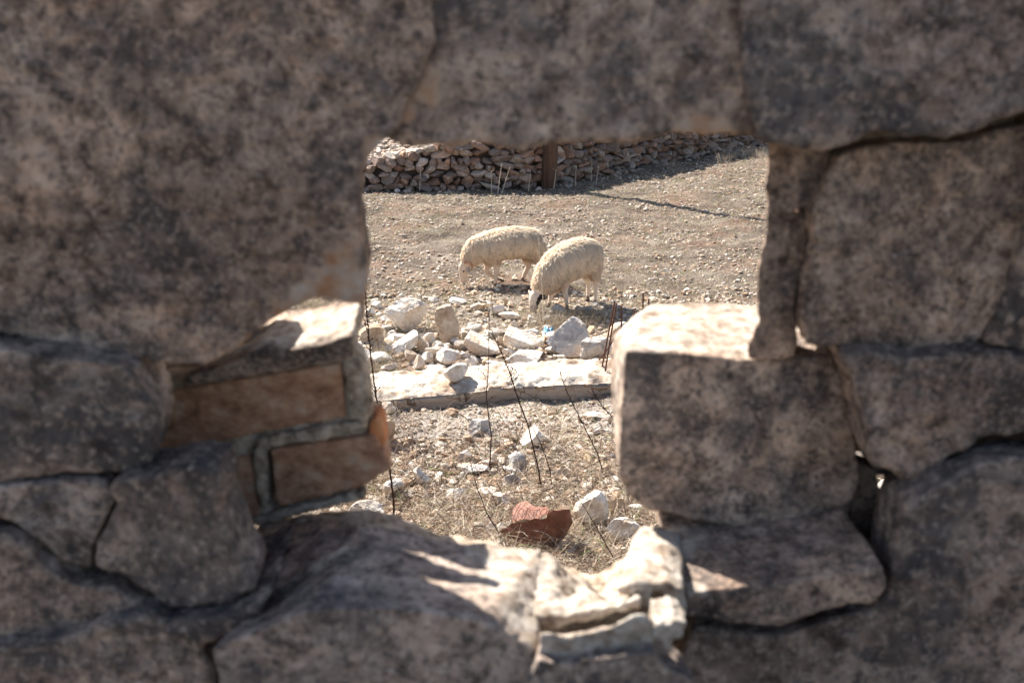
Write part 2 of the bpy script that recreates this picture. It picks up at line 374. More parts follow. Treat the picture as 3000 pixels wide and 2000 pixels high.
# big dark boulder under the opening
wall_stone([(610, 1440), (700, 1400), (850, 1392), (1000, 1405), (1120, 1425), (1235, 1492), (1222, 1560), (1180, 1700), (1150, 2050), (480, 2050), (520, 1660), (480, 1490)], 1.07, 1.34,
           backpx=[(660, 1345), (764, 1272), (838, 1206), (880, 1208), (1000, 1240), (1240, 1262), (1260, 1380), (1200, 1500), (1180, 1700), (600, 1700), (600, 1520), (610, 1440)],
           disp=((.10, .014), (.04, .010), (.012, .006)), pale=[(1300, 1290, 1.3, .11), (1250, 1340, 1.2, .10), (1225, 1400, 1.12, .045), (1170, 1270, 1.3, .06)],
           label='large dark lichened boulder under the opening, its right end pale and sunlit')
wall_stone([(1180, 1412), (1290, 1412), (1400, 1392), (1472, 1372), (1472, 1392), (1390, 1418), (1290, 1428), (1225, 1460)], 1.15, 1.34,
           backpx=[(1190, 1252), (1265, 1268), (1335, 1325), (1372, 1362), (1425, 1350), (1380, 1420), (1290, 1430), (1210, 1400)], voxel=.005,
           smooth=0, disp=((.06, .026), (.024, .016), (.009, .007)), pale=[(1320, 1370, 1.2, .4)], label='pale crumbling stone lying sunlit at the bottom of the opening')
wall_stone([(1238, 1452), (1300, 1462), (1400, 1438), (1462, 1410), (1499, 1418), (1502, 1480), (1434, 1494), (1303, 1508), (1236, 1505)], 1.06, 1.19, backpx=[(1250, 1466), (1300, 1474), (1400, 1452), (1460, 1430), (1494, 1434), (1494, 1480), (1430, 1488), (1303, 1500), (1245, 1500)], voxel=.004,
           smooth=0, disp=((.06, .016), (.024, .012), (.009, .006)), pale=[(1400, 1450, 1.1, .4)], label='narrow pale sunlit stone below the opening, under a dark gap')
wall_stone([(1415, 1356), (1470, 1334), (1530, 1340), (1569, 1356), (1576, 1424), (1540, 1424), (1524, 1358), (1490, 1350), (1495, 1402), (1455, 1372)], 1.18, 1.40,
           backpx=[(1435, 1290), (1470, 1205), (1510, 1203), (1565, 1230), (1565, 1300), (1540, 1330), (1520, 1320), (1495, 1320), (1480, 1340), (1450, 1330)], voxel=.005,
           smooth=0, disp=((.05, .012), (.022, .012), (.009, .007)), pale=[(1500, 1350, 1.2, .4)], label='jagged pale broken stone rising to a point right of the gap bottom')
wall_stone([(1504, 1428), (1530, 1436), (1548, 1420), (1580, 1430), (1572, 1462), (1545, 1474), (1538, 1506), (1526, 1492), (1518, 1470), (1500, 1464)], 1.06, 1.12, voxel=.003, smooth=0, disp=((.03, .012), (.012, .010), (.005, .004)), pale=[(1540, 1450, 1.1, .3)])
wall_stone([(1170, 1640), (1236, 1515), (1303, 1519), (1434, 1504), (1502, 1492), (1522, 1525), (1590, 1560), (1600, 1700), (1580, 2050), (1165, 2050)], 1.04, 1.12, (.95, .95, .86, .95), disp=((.08, .022), (.03, .010), (.011, .004)))
# ledge right
wall_stone([(1575, 1362), (1643, 1354), (1810, 1337), (1936, 1314), (2030, 1298), (2036, 1350), (2000, 1390), (1954, 1388), (1862, 1416), (1793, 1438), (1678, 1436), (1609, 1415), (1573, 1416)], 1.235, 1.60, (1, 1, 1, .9),
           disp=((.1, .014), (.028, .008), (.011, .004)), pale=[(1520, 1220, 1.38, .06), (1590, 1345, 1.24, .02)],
           label='low ledge stone under the squared block, half sunlit and half in shadow')
wall_stone([(1590, 1434), (1680, 1454), (1795, 1458), (1862, 1438), (1960, 1408), (2008, 1408), (2042, 1360), (2062, 1290), (2072, 1200), (2090, 1156), (2124, 1132), (2200, 1085), (2275, 1062), (2352, 1048), (2800, 1030), (2800, 2050), (1545, 2050), (1556, 1560), (1566, 1500)],
           1.262, 1.36, (.89, .97, .92, .97), disp=((.14, .020), (.03, .013), (.011, .008)), label='very large brown wall stone filling the lower right of the wall')
# rows outside the picture, so the wall goes on
for x0, x1, y0, y1 in ((-1500, -440, -420, 300), (-1500, -440, 320, 780), (-1500, -440, 800, 1500), (-1500, -440, 1520, 2050), (2720, 3700, -300, 480), (2820, 3700, 500, 1020), (2820, 3700, 1040, 2050)):
    wall_stone([(x0, y0), (x1, y0 + 12), (x1 - 10, (y0 + y1) / 2), (x1, y1), ((x0 + x1) / 2, y1 + 10), (x0, y1 - 8)], 1.24, 1.5, voxel=.02, disp=((.13, .05), (.04, .02)))
for x0, x1 in ((-1500, -300), (-290, 800), (815, 1900), (1915, 3700)):
    wall_stone([(x0, -620), ((x0 + x1) / 2, -640), (x1, -625), (x1, -312 if x0 > 800 else -430), ((x0 + x1) / 2, -315 if x0 > 800 else -430), (x0, -315 if x0 > 800 else -430)], 1.28, 1.5, voxel=.02, disp=((.13, .05), (.04, .02)))

# small wedging stones deep in the joint, leaving a chink
for pl in ([(1955, 1165), (2000, 1155), (2052, 1150), (2100, 1150), (2095, 1260), (2000, 1300), (1950, 1210)], [(2050, 1085), (2110, 1070), (2125, 1165), (2054, 1162)], [(1950, 1050), (2012, 1080), (2021, 1120), (2018, 1165), (1955, 1180)], [(1985, 1030), (2125, 1030), (2120, 1096), (2046, 1098), (2030, 1090), (2012, 1092)]):
    wall_stone(pl, 1.46, 1.51, (1, 1, 1, 1), voxel=.004, disp=((.03, .006), (.01, .004)))
# ---- brick leaf at the back of the wall, left of the opening
B0 = dict(disp=((.05, .008), (.016, .005), (.006, .003)), smooth=0, voxel=.004, mat=M_BRICK, name='brick')
wall_stone([(340, 905), (560, 868), (785, 834), (795, 956), (600, 994), (350, 1045)], 1.47, 1.62, (.95, .8, .95, .95), **B0)
wall_stone([(622, 1032), (860, 998), (884, 1036), (902, 1074), (843, 1112), (760, 1136), (634, 1164)], 1.465, 1.62, (.95, .72, .95, .8), **B0)
wall_stone([(440, 1060), (572, 1048), (597, 1183), (450, 1215)], 1.47, 1.62, (.95, .95, .95, .95), **B0)
wall_stone([(850, 968), (866, 958), (879, 972), (887, 1008), (884, 1034), (862, 1004), (846, 1000)], 1.472, 1.54, (.95, .6, .9, .9), name='brick', mat=M_BRICKO, voxel=.004, disp=((.03, .006), (.01, .003)), smooth=2,
           label='broken end of a brick coloured bright orange for the sun glow on it')
wall_stone([(330, 880), (400, 872), (560, 842), (786, 806), (812, 836), (838, 862), (858, 925), (852, 965), (846, 1000), (610, 1036), (600, 1110), (616, 1172), (745, 1140), (840, 1118), (838, 1146), (737, 1174), (528, 1220), (400, 1240)], 1.478, 1.64, (.95, .8, .95, .9),
           name='mortar', mat=M_MORTAR, voxel=.006, disp=((.05, .010), (.014, .005)))
# mortar strips proud of the brick faces
wall_stone([(788, 828), (818, 846), (845, 880), (856, 930), (846, 965), (800, 968), (798, 900)], 1.466, 1.52, (.95, .8, .95, .95), name='mortar', mat=M_MORTAR, voxel=.005, disp=((.05, .014), (.02, .018), (.007, .007)))
wall_stone([(590, 1006), (800, 970), (846, 966), (842, 990), (640, 1026), (608, 1040), (614, 1160), (600, 1180), (580, 1060)], 1.467, 1.52, (.95, .95, .95, .95), name='mortar', mat=M_MORTAR, voxel=.005, disp=((.05, .014), (.02, .018), (.007, .007)))
wall_stone([(528, 1206), (640, 1172), (760, 1146), (842, 1122), (840, 1142), (737, 1172), (600, 1206), (528, 1220)], 1.468, 1.52, (.95, .9, .95, .95), name='mortar', mat=M_MORTAR, voxel=.005, disp=((.05, .014), (.02, .018), (.007, .007)))
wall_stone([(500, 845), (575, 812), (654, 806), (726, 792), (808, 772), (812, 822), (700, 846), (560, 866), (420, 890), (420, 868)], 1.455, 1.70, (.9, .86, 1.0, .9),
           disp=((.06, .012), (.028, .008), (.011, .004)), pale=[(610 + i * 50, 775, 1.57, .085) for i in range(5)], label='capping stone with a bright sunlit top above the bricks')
# hidden backing added to stop sun leaks; first piece shapes the sill light
for pl, yf, yb in (([(-420, 0), (500, 0), (520, 560), (700, 560), (615, 655), (556, 735), (-420, 760)], 1.49, 1.52), ([(-420, -400), (2700, -400), (2700, 250), (2100, 345), (1850, 345), (1790, 230), (1100, 230), (860, 230), (640, 420), (-420, 600)], 1.41, 1.46), ([(-420, 500), (560, 590), (610, 690), (560, 800), (420, 850), (330, 880), (340, 1240), (550, 1240), (560, 1330), (650, 1335), (560, 2050), (-420, 2050)], 1.56, 1.66),
               ([(560, 1255), (820, 1225), (1000, 1290), (1230, 1330), (1370, 1392), (1480, 1330), (1640, 1240), (1930, 1250), (1990, 1230), (1990, 2050), (560, 2050)], 1.40, 1.50),
               ([(1800, 345), (2700, 280), (2700, 1050), (2100, 1090), (2070, 1050), (2030, 1050), (1960, 1040), (1900, 800), (1850, 800)], 1.535, 1.62),
               ([(1990, 1215), (2080, 1215), (2130, 1180), (2700, 1060), (2700, 2050), (1960, 2050)], 1.50, 1.58)):
    wall_stone(pl, yf, yb, (1, 1, 1, 1), name='light_stop_core', mat=M_MORTAR, voxel=.012, disp=((.06, .02), (.02, .01)))

# ================================================================== GROUND
def axis(lo, hi, step, far_lo, far_hi, g=1.22):
    a = list(np.arange(lo, hi, step)); s = step
    while a[-1] < far_hi: s *= g; a.append(a[-1] + s)
    s = step; b = [a[0]]
    while b[-1] > far_lo: s *= g; b.append(b[-1] - s)
    return np.array(b[:0:-1] + a)
gx = axis(-4.5, 8.0, .045, -500, 500); gy = axis(1.2, 24, .045, -500, 700)
X, Y = np.meshgrid(gx, gy); Z = gz(X, Y)
# hollow beside the rebar, dark soil by the rock at the left jamb
far = np.clip((np.hypot(X, Y) - 60) / 300, 0, 1); Z = Z + far * 0
nx, ny = len(gx), len(gy)
idx = np.arange(nx * ny).reshape(ny, nx)
Fg = np.stack([idx[:-1, :-1], idx[:-1, 1:], idx[1:, 1:], idx[1:, :-1]], -1).reshape(-1, 4)
ground = mesh_np('ground', np.stack([X, Y, Z], -1).reshape(-1, 3), Fg, M_GROUND, smooth=True)
tag(ground, 'dry stony tan field soil with straw and pebbles', None, None, 'structure')
pa = ground.data.attributes.new('pale', 'FLOAT', 'POINT')
Xf, Yf_ = X.ravel(), Y.ravel()
pale = np.clip(1 - np.abs(Yf_ - 6.35) / .75, 0, 1) * np.clip((Xf + 1.1) / .8, .15, 1) + np.clip(1 - np.abs(Yf_ - 8.6) / 1.2, 0, 1) * .55
pale = np.clip(pale * 1.3 + vnoise(Xf * 3, Yf_ * 3, 9) * .6 * (pale > .02), 0, 1)
pa.data.foreach_set('value', pale.astype(np.float32))

ushade = np.clip((5.9 - Yf_) / .5, 0, 1) * np.clip((Yf_ - 1.4) / .3, 0, 1) * np.clip(.85 + vnoise(Xf * 5, Yf_ * 5, 19) * .9, 0, 1)  # soil darkened near the wall to carry the shade under the dry grass
ha = ground.data.attributes.new('undershade', 'FLOAT', 'POINT'); ha.data.foreach_set('value', ushade.astype(np.float32))
# ================================================================== ROCK GENERATOR
def ico(sub):
    bm = bmesh.new(); bmesh.ops.create_icosphere(bm, subdivisions=sub, radius=1)
    V = np.array([v.co for v in bm.verts]); F = np.array([[v.index for v in f.verts] for f in bm.faces]); bm.free(); return V, F
ICO = {s: ico(s) for s in (1, 2, 3, 4, 5)}
def rock(seed, dims, sub=3, nplanes=12, cut=(.42, .82), rough=.022, planes=()):
    r = np.random.RandomState(seed); V, F = ICO[sub]; V = V.copy()
    pl = list(planes)
    for i in range(nplanes):
        n = r.normal(size=3); n /= np.linalg.norm(n); pl.append((*n, r.uniform(*cut)))
    for (a, b, c, d) in pl:
        n = np.array((a, b, c)); n = n / np.linalg.norm(n)
        k = V @ n - d; m = k > 0; V[m] -= k[m, None] * n
    V /= np.abs(V).max(0)
    o = r.uniform(0, 50, 3)
    if rough:
        q = vnoise(V[:, 0] * 3 + o[0], V[:, 1] * 3 + V[:, 2] * 2.3 + o[1], 1) + .5 * vnoise(V[:, 2] * 7 + o[2], V[:, 1] * 7 + V[:, 0] * 5, 2) + .4 * vnoise(V[:, 0] * 15 + o[2], V[:, 2] * 15 + V[:, 1] * 9, 3)
        V = V * (1 + q[:, None] * rough * 4)
    return V * np.array(dims) * .5, F
def rotz(V, a):
    c, s = math.cos(a), math.sin(a); return V @ np.array([[c, s, 0], [-s, c, 0], [0, 0, 1]])
def roty(V, a):
    c, s = math.cos(a), math.sin(a); return V @ np.array([[c, 0, -s], [0, 1, 0], [s, 0, c]])
def rotx(V, a):
    c, s = math.cos(a), math.sin(a); return V @ np.array([[1, 0, 0], [0, c, s], [0, -s, c]])

def place_rock(seed, box, label, mat=M_ROCK, kind='boulder', sub=4, tilt=0, yaw=None, depth=None, nplanes=9, cut=(.34, .74), name='rock', cat='rock', group=None, z0=None, sink=.08, rough=.02):
    """box = x0, y0, x1, y1 in photo pixels; the bottom stands on the ground."""
    x0, y0, x1, y1 = box; cx = (x0 + x1) / 2; cy = (y0 + y1) / 2; zz = 0.0 if z0 is None else z0
    H = .1
    for _ in range(4):
        g = on_ground(cx, cy, zz + H / 2); zc = depth_of(g); w = (x1 - x0) * zc / F3 * 1.04; h = (y1 - y0) * zc / F3 * 1.04
        th = math.atan2(CAMH - zz, g.y); d = depth if depth else w * random.Random(seed).uniform(.6, .85)
        d = min(d, h * .8 / math.sin(th)); H = math.sqrt(max(h * h - (d * math.sin(th)) ** 2, (h * .35) ** 2)) / math.cos(th)
    V, F = rock(seed, (w, d, H), sub, nplanes, cut, rough)
    if tilt:
        V = roty(V, tilt); V = V / np.ptp(V, axis=0) * np.array((w, d, H))
    zb = zz if z0 is not None else gzf(g.x, g.y)
    V[:, 2] -= V[:, 2].min(); V = V * np.array((1, 1, 1 + sink)); V[:, 2] -= sink * H
    V = V + np.array((g.x, g.y, zb)); g = Vector((g.x, g.y - d / 2, 0))
    o = mesh_np(name, V, F, mat, loc=(g.x, g.y + d / 2, zb))
    return tag(o, label, cat, group)

def slab_rock(front, base_y, label, depth=.1, lift=0, back=(0, 0), mat=M_ROCK, zoff=0, lean=0.0, backpx=None, name='rock', taper=.85, disp=.010, cat='rock', group=None, voxel=.012):
    """stone traced as an outline standing on the ground at pixel row base_y; real depth behind."""
    cx = sum(p[0] for p in front) / len(front)
    g = on_ground(cx, base_y, zoff); Yp = g.y
    fr = []
    for x, y in front:
        q = on_plane(x, y, Yp)
        for _ in range(4): q = on_plane(x, y, Yp + lean * max(0, q.z))
        fr.append(q)
    cX = sum(p.x for p in fr) / len(fr); cZ = sum(p.z for p in fr) / len(fr)
    if backpx: bk = [on_plane(x, y, Yp + depth) for x, y in backpx]
    else: bk = [Vector((cX + (p.x - cX) * taper + back[0], p.y + depth, cZ + (p.z - cZ) * taper + back[1])) for p in fr]
    # lean the front so that it is not one plane
    me = loft(fr, bk); me.name = name; base = Vector((cX, Yp + depth / 2, min(p.z for p in fr)))
    me.transform(Matrix.Translation(-base)); me.materials.append(mat)
    o = bpy.data.objects.new(name, me); o.location = base; COL.objects.link(o); bpy.context.view_layer.update()
    bake(o, voxel, 1, ((.12, disp * 1.6), (.03, disp)), usesmooth=False)
    return tag(o, label, cat, group)

# ================================================================== FAR DRY-STONE WALL
def poly_pts(pts, step):
    out = []; acc = 0
    for a, b in zip(pts, pts[1:]):
        L = (b - a).length; n = max(1, int(L / step))
        for i in range(n): out.append(a.lerp(b, i / n))
    out.append(pts[-1]); return out
base_px = [(760, 580), (900, 572), (1050, 562), (1250, 560), (1480, 556), (1620, 545), (1720, 524), (1860, 497), (2000, 470), (2120, 448), (2240, 426), (2400, 398), (2600, 370)]
path = [on_ground(x, y) for x, y in base_px]
seg = [(b - a).length for a, b in zip(path, path[1:])]; cum = np.concatenate([[0], np.cumsum(seg)]); TOT = cum[-1]
def at_s(s):
    s = min(max(s, 0), TOT - 1e-4); i = int(np.searchsorted(cum, s, side='right') - 1); i = min(i, len(seg) - 1)
    t = (s - cum[i]) / seg[i]; p = path[i].lerp(path[i + 1], t)
    i2 = min(i + 1, len(seg) - 1); d = (path[i + 1] - path[i]).normalized()
    if t > .5: d = d.lerp((path[i2 + 1] - path[i2]).normalized(), t - .5)
    elif i > 0: d = d.lerp((path[i] - path[i - 1]).normalized(), .5 - t)
    d.normalize(); return p, d, Vector((-d.y, d.x, 0))
def s_of_px(px):
    for i, (x, y) in enumerate(base_px):
        if x > px:
            x0 = base_px[i - 1][0]; return cum[i - 1] + seg[i - 1] * (px - x0) / (x - x0)
    return TOT
S_A, S_B, S_C = s_of_px(1050), s_of_px(1180), s_of_px(1330)
def wallh(s): return float(np.interp(s, [0, S_A - .6, S_A, S_B, S_C, s_of_px(1500), s_of_px(2240), TOT], [.18, .24, .38, .58, .76, .92, 1.05, 1.05]))
rr = np.random.RandomState(5)
tints = np.array([(.40, .29, .23), (.48, .35, .27), (.32, .24, .20), (.52, .41, .33), (.44, .28, .20), (.56, .45, .37), (.30, .235, .20), (.47, .29, .20)])
Vs, Fs, Cs = [], [], []; off = 0
def add_rock(dims, pos, yaw, seed, sub=3, tint=None, roll=0, bucket=None):
    global off
    V, F = rock(seed, dims, sub, 8, (.42, .8), .04)
    if roll: V = roty(V, roll)
    V = rotz(V, yaw) + np.array(pos)
    Vs.append(V); Fs.append(F + off); off += len(V)
    t = tints[rr.randint(len(tints))] if tint is None else np.array(tint)
    Cs.append(np.tile(t * rr.uniform(.75, 1.2), (len(V), 1)))
seedc = 100
hh = 0.0
while hh < 1.1:
    ch = rr.uniform(.095, .16); s = rr.uniform(0, .1)
    while s < TOT:
        w = rr.uniform(.08, .27) if rr.rand() > .12 else rr.uniform(.30, .42)
        h = ch * rr.uniform(.8, 1.3)
        H = wallh(s + w / 2)
        if hh < H - .03:
            p, d, n = at_s(s + w / 2); seedc += 1
            pos = p + n * (.14 + .10 * hh + rr.uniform(-.035, .035)); pos.z = gzf(p.x, p.y) + hh + ch / 2 + rr.uniform(-.035, .035)
            add_rock((w * 1.16, rr.uniform(.22, .34), h * 1.24), pos, math.atan2(d.y, d.x) + rr.uniform(-.15, .15), seedc, 3, roll=rr.uniform(-.35, .35), tint=None if s < s_of_px(1650) else tuple(tints[rr.randint(len(tints))] * .8))  # stones past the pole tinted darker for the shade on that stretch
        s += w
    hh += ch * .93
# rubble top, spilling back
s = 0
for k in range(2300):
    s = rr.uniform(0, TOT) if k % 4 == 0 else rr.uniform(S_A - 1.5, s_of_px(1650))
    q = rr.beta(1.1, 1.1) * (2.6 if s < s_of_px(1750) else 1.0)
    p, d, n = at_s(s); H = wallh(s)
    pos = p + n * (.16 + q); sz = rr.uniform(.05, .15) * (1 if q > .2 else 1.3)
    pos.z = gzf(p.x, p.y) + H + .02 + rr.uniform(-.05, .03) + (0.04 * q if s < S_C else 0)
    seedc += 1
    add_rock((sz * rr.uniform(1, 1.8), sz * rr.uniform(.8, 1.4), sz * rr.uniform(.5, 1)), pos, rr.uniform(0, 6), seedc, 2, tint=(.64, .55, .46) if rr.rand() < .7 else (.54, .42, .33))
# fallen bits at the foot
for k in range(160):
    s = rr.uniform(S_A - 1, TOT); p, d, n = at_s(s); pos = p - n * rr.uniform(-.05, .28) if rr.rand() < .8 else p - n * rr.uniform(0, .6)
    sz = rr.uniform(.03, .12); pos.z = gzf(pos.x, pos.y) + sz * .2; seedc += 1
    add_rock((sz * 1.5, sz, sz * .8), pos, rr.uniform(0, 6), seedc, 2)
# earth and small stones packed inside
cv, cf, cm = [], [], []
ss = np.linspace(0, TOT, 160)
for i, s in enumerate(ss):
    p, d, n = at_s(s); H = wallh(s); q = 2.7 if s < s_of_px(1750) else 1.1
    z = gzf(p.x, p.y)
    for (u, w_) in ((.17, -.1), (.17 + .1 * H, H - .02), (.2 + q, H - .02), (.25 + q, -.1)):
        a = p + n * u; cv.append((a.x, a.y, z + w_))
cv = np.array(cv); nF = []
for i in range(len(ss) - 1):
    for k in range(3): nF.append((4 * i + k, 4 * i + 4 + k, 4 * i + 5 + k, 4 * i + 1 + k))
nrock = sum(len(f) for f in Fs)
AllV = np.concatenate(Vs + [cv]); AllC = np.concatenate(Cs + [np.tile((.07, .055, .045), (len(cv), 1))])
q4 = np.array(nF) + off
dw = mesh_np('dry_stone_wall', AllV, [np.concatenate(Fs), q4], M_TINTROCK, loc=tuple(path[4]), col=AllC)
tag(dw, 'long low dry-stone wall of brown rubble running behind the wooden pole and off to the right', 'wall')

# ================================================================== WOODEN POLE
def tube(path3, radii, n=8, cap=True):
    V, F = [], []; P = [Vector(p) for p in path3]
    for i, p in enumerate(P):
        t = (P[min(i + 1, len(P) - 1)] - P[max(i - 1, 0)]).normalized()
        a = Vector((0, 1, 0)) if abs(t.y) < .9 else Vector((1, 0, 0))
        u = t.cross(a).normalized(); v = t.cross(u); r = radii[i] if hasattr(radii, '__len__') else radii
        for k in range(n):
            an = 2 * math.pi * k / n; q = p + (u * math.cos(an) + v * math.sin(an)) * r; V.append(tuple(q))
    for i in range(len(P) - 1):
        for k in range(n):
            F.append((i * n + k, i * n + (k + 1) % n, (i + 1) * n + (k + 1) % n, (i + 1) * n + k))
    V = np.array(V); F4 = np.array(F)
    if cap:
        base = len(V); V = np.concatenate([V, [tuple(P[0])], [tuple(P[-1])]])
        T = [(base, (k + 1) % n, k) for k in range(n)] + [(base + 1, (len(P) - 1) * n + k, (len(P) - 1) * n + (k + 1) % n) for k in range(n)]
        return V, [F4, np.array(T)]
    return V, [F4]
def merge(parts):
    Vs, F3_, F4_, o = [], [], [], 0
    for V, Fl in parts:
        for f in (Fl if isinstance(Fl, list) else [Fl]):
            f = np.asarray(f); (F3_ if f.shape[1] == 3 else F4_).append(f + o)
        Vs.append(V); o += len(V)
    out = []
    if F4_: out.append(np.concatenate(F4_))
    if F3_: out.append(np.concatenate(F3_))
    return np.concatenate(Vs), out
pb = on_ground(1607, 550)
hs = np.linspace(-.3, 7.0, 40)
pr = [12.5e-2 - .004 * h + .004 * math.sin(h * 5) for h in hs]
V, Fl = tube([(pb.x + .012 * h + .02 * math.sin(h * 1.4), pb.y + .01 * math.sin(h * 2), h) for h in hs], pr, 20)
a = np.arctan2(V[:, 1] - pb.y, V[:, 0] - pb.x)
rad = 1 + .05 * np.sin(a * 3) + .04 * np.sin(a * 7 + 1); c = np.array((pb.x, pb.y)); cc = np.stack([pb.x + .012 * V[:, 2], np.full(len(V), pb.y)], 1)
V[:, :2] = cc + (V[:, :2] - cc) * rad[:, None]
tag(mesh_np('wooden_pole', V, Fl, M_WOOD, loc=(pb.x, pb.y, 0), smooth=True), 'dark round wooden pole standing in front of the dry-stone wall', 'pole')

# ================================================================== CONCRETE FOOTING
zt = .105
bk_ = [(860, 1105), (1100, 1094), (1300, 1078), (1485, 1062), (1700, 1052), (1830, 1046), (2100, 1030)]
ft_ = [(860, 1182), (1103, 1166), (1300, 1150), (1500, 1127), (1700, 1118), (1830, 1112), (2100, 1096)]
def dense(pl, n):
    xs = np.linspace(pl[0][0], pl[-1][0], n); ys = np.interp(xs, [p[0] for p in pl], [p[1] for p in pl]); return list(zip(xs, ys))
N = 170; f_ = [on_ground(x, y, zt) for x, y in dense(ft_, N)]; b_ = [on_ground(x, y, zt) for x, y in dense(bk_, N)]
V = []; K = 34
for i in range(N):
    fz = f_[i]; bz = b_[i]
    V.append((fz.x, fz.y + .004, -.15)); V.append((fz.x, fz.y, .02)); V.append((fz.x, fz.y, zt * .5)); V.append((fz.x, fz.y, zt - .02))
    for k in range(K):
        t = k / (K - 1); p = fz.lerp(bz, t); edge = .02 * math.exp(-t * 30)
        z = zt - edge * .8 - max(0, .03 - t * .12) * (1 + 2.4 * float(vnoise(p.x * 9, 1.5, 35))) + .03 * float(vnoise(p.x * 8, p.y * 8, 31)) * (.4 + (1 - t)) + 0 + .026 * float(vnoise(p.x * 24, p.y * 24, 32)) + .016 * float(vnoise(p.x * 60, p.y * 60, 33))
        V.append((p.x, p.y + (.012 * float(vnoise(p.x * 14, 5, 3)) if k == 0 else 0), z))
    V.append((bz.x, bz.y, -.15))
V = np.array(V); R = K + 5; F = []; mi = []
for i in range(N - 1):
    for k in range(R - 1):
        F.append((i * R + k, (i + 1) * R + k, (i + 1) * R + k + 1, i * R + k + 1)); mi.append(1 if k < 4 else 0)
ftg = mesh_np('concrete_footing', V, np.array(F), [M_CONC, M_CONCF], loc=(0, 7.2, 0), smooth=True, matidx=mi)
tag(ftg, 'long low rough concrete footing lying across the ground in front of the rubble pile', 'footing')

# ================================================================== REBARS
def rebar(pts, base_row, z0, label, r=.0062):
    g = on_ground(pts[-1][0], base_row, z0); pp = [on_plane(x, y, g.y) for x, y in pts]
    P = []
    for a, b in zip(pp, pp[1:]):
        for i in range(24): P.append(a.lerp(b, i / 24))
    P.append(pp[-1]); P = P[::-1]
    rad = [r * (1.18 if i % 2 else .9) for i in range(len(P))]
    V, Fl = tube(P, rad, 8)
    tag(mesh_np('rebar', V, Fl, M_REBAR, loc=tuple(P[0])), label, 'rebar', 'rusty reinforcing bars sticking out of the footing')
rebar([(1801, 882), (1783, 975), (1764, 1074)], 1074, zt, 'rusty bar leaning right at the left end of the bar cluster')
rebar([(1806, 889), (1790, 980), (1773, 1088)], 1088, zt, 'rusty bar rising from nearest the front edge of the footing')
rebar([(1821, 896), (1820, 980), (1819, 1080)], 1080, zt, 'straight upright rusty bar in the middle of the bar cluster')
rebar([(1808, 974), (1785, 1015), (1754, 1056)], 1056, zt, 'short thick rusty bar crossing low and slanting down to the left')
rebar([(1862, 902), (1850, 945), (1828, 1000), (1802, 1050)], 1050, zt, 'long rusty bar slanting right beside the sunlit wall block')
rebar([(1884, 858), (1883, 940), (1882, 1052)], 1052, zt, 'tallest rusty bar, upright next to the sunlit wall block')
rebar([(1901, 874), (1897, 950), (1893, 1050)], 1050, zt, 'rusty bar furthest to the right, mostly behind the wall block')
rebar([(1864, 912), (1861, 960), (1858, 1052)], 1052, zt, 'thin rusty bar standing just behind the long slanting bar')

# ================================================================== MAIN ROCKS
def z1(x, y): return (1040 + x * 860 / 2352, 840 + y * 360 / 985)
def P1(*pts): return [z1(x, y) for x, y in pts]
def B1(x0, y0, x1, y1): a = z1(x0, y0); b = z1(x1, y1); return (*a, *b)
place_rock(11, B1(245, 105, 575, 365), 'largest white boulder with tan underside, behind the tilted block', M_ROCK, sub=5, cut=(.6, .9))
slab_rock(P1((640, 185), (700, 160), (765, 150), (800, 230), (835, 330), (840, 400), (715, 465), (690, 420), (650, 320), (628, 260)), z1(0, 465)[1], 'upright yellow and grey stone slab standing on its narrow end', .14, mat=M_ROCKT, lean=.35)
slab_rock(P1((250, 512), (380, 455), (508, 382), (500, 460), (388, 560), (300, 545)), z1(0, 560)[1], 'pale block tilted up to the right with a clean lit top', .2, backpx=P1((262, 500), (350, 425), (470, 340), (500, 350), (480, 400), (380, 480)))
slab_rock(P1((475, 405), (530, 420), (592, 490), (530, 542), (500, 500)), z1(0, 545)[1], 'small tan wedge stone leaning right of the tilted block', .10, mat=M_ROCKT)
place_rock(14, B1(538, 340, 670, 468), 'chunky cream stone left of the upright slab', M_ROCK, nplanes=9)
slab_rock(P1((860, 460), (880, 412), (1010, 470), (1165, 528), (1150, 540), (1010, 560), (930, 522)), z1(0, 560)[1], 'long pale block sloping down to the right in the middle of the pile', .25, backpx=P1((875, 440), (925, 345), (1060, 395), (1165, 480), (1160, 500), (1050, 500), (950, 470)))
slab_rock(P1((1182, 455), (1196, 380), (1290, 420), (1420, 470), (1410, 492), (1320, 500)), z1(0, 560)[1], 'big flat stone plank with an orange broken end lying on other stones', .3, backpx=P1((1195, 400), (1235, 310), (1330, 335), (1515, 430), (1520, 475), (1420, 470)))
slab_rock(P1((1520, 440), (1600, 350), (1735, 230), (1820, 300), (1850, 400), (1795, 570), (1690, 575), (1600, 520)), z1(0, 580)[1], 'large pointed white slab leaning behind the footing left of the grey boulder', .13, 0, (.06, -.02), mat=M_ROCKG, lean=.75)
place_rock(21, B1(1800, 345, 2050, 580), 'rough grey boulder behind the footing beside the rusty bars', M_ROCKG, sub=5, nplanes=16, rough=.05)
place_rock(22, B1(2045, 400, 2125, 560), 'grey stone wedged between the rough boulder and the wall block', M_ROCKG)
place_rock(23, B1(2040, 275, 2240, 420), 'pale flat-topped block behind the rusty bars', M_ROCK, nplanes=7)
place_rock(24, B1(1322, 478, 1545, 560), 'flat tan slab under the big stone plank', M_ROCKT, nplanes=8)
place_rock(25, B1(1215, 512, 1500, 612), 'low wide white rock lying against the footing', M_ROCK)
place_rock(26, B1(455, 540, 560, 672), 'cream knobbly stone standing at the left of the footing edge', M_ROCK)
place_rock(27, B1(520, 500, 640, 608), 'square pale stone behind the knobbly one', M_ROCK, nplanes=7)
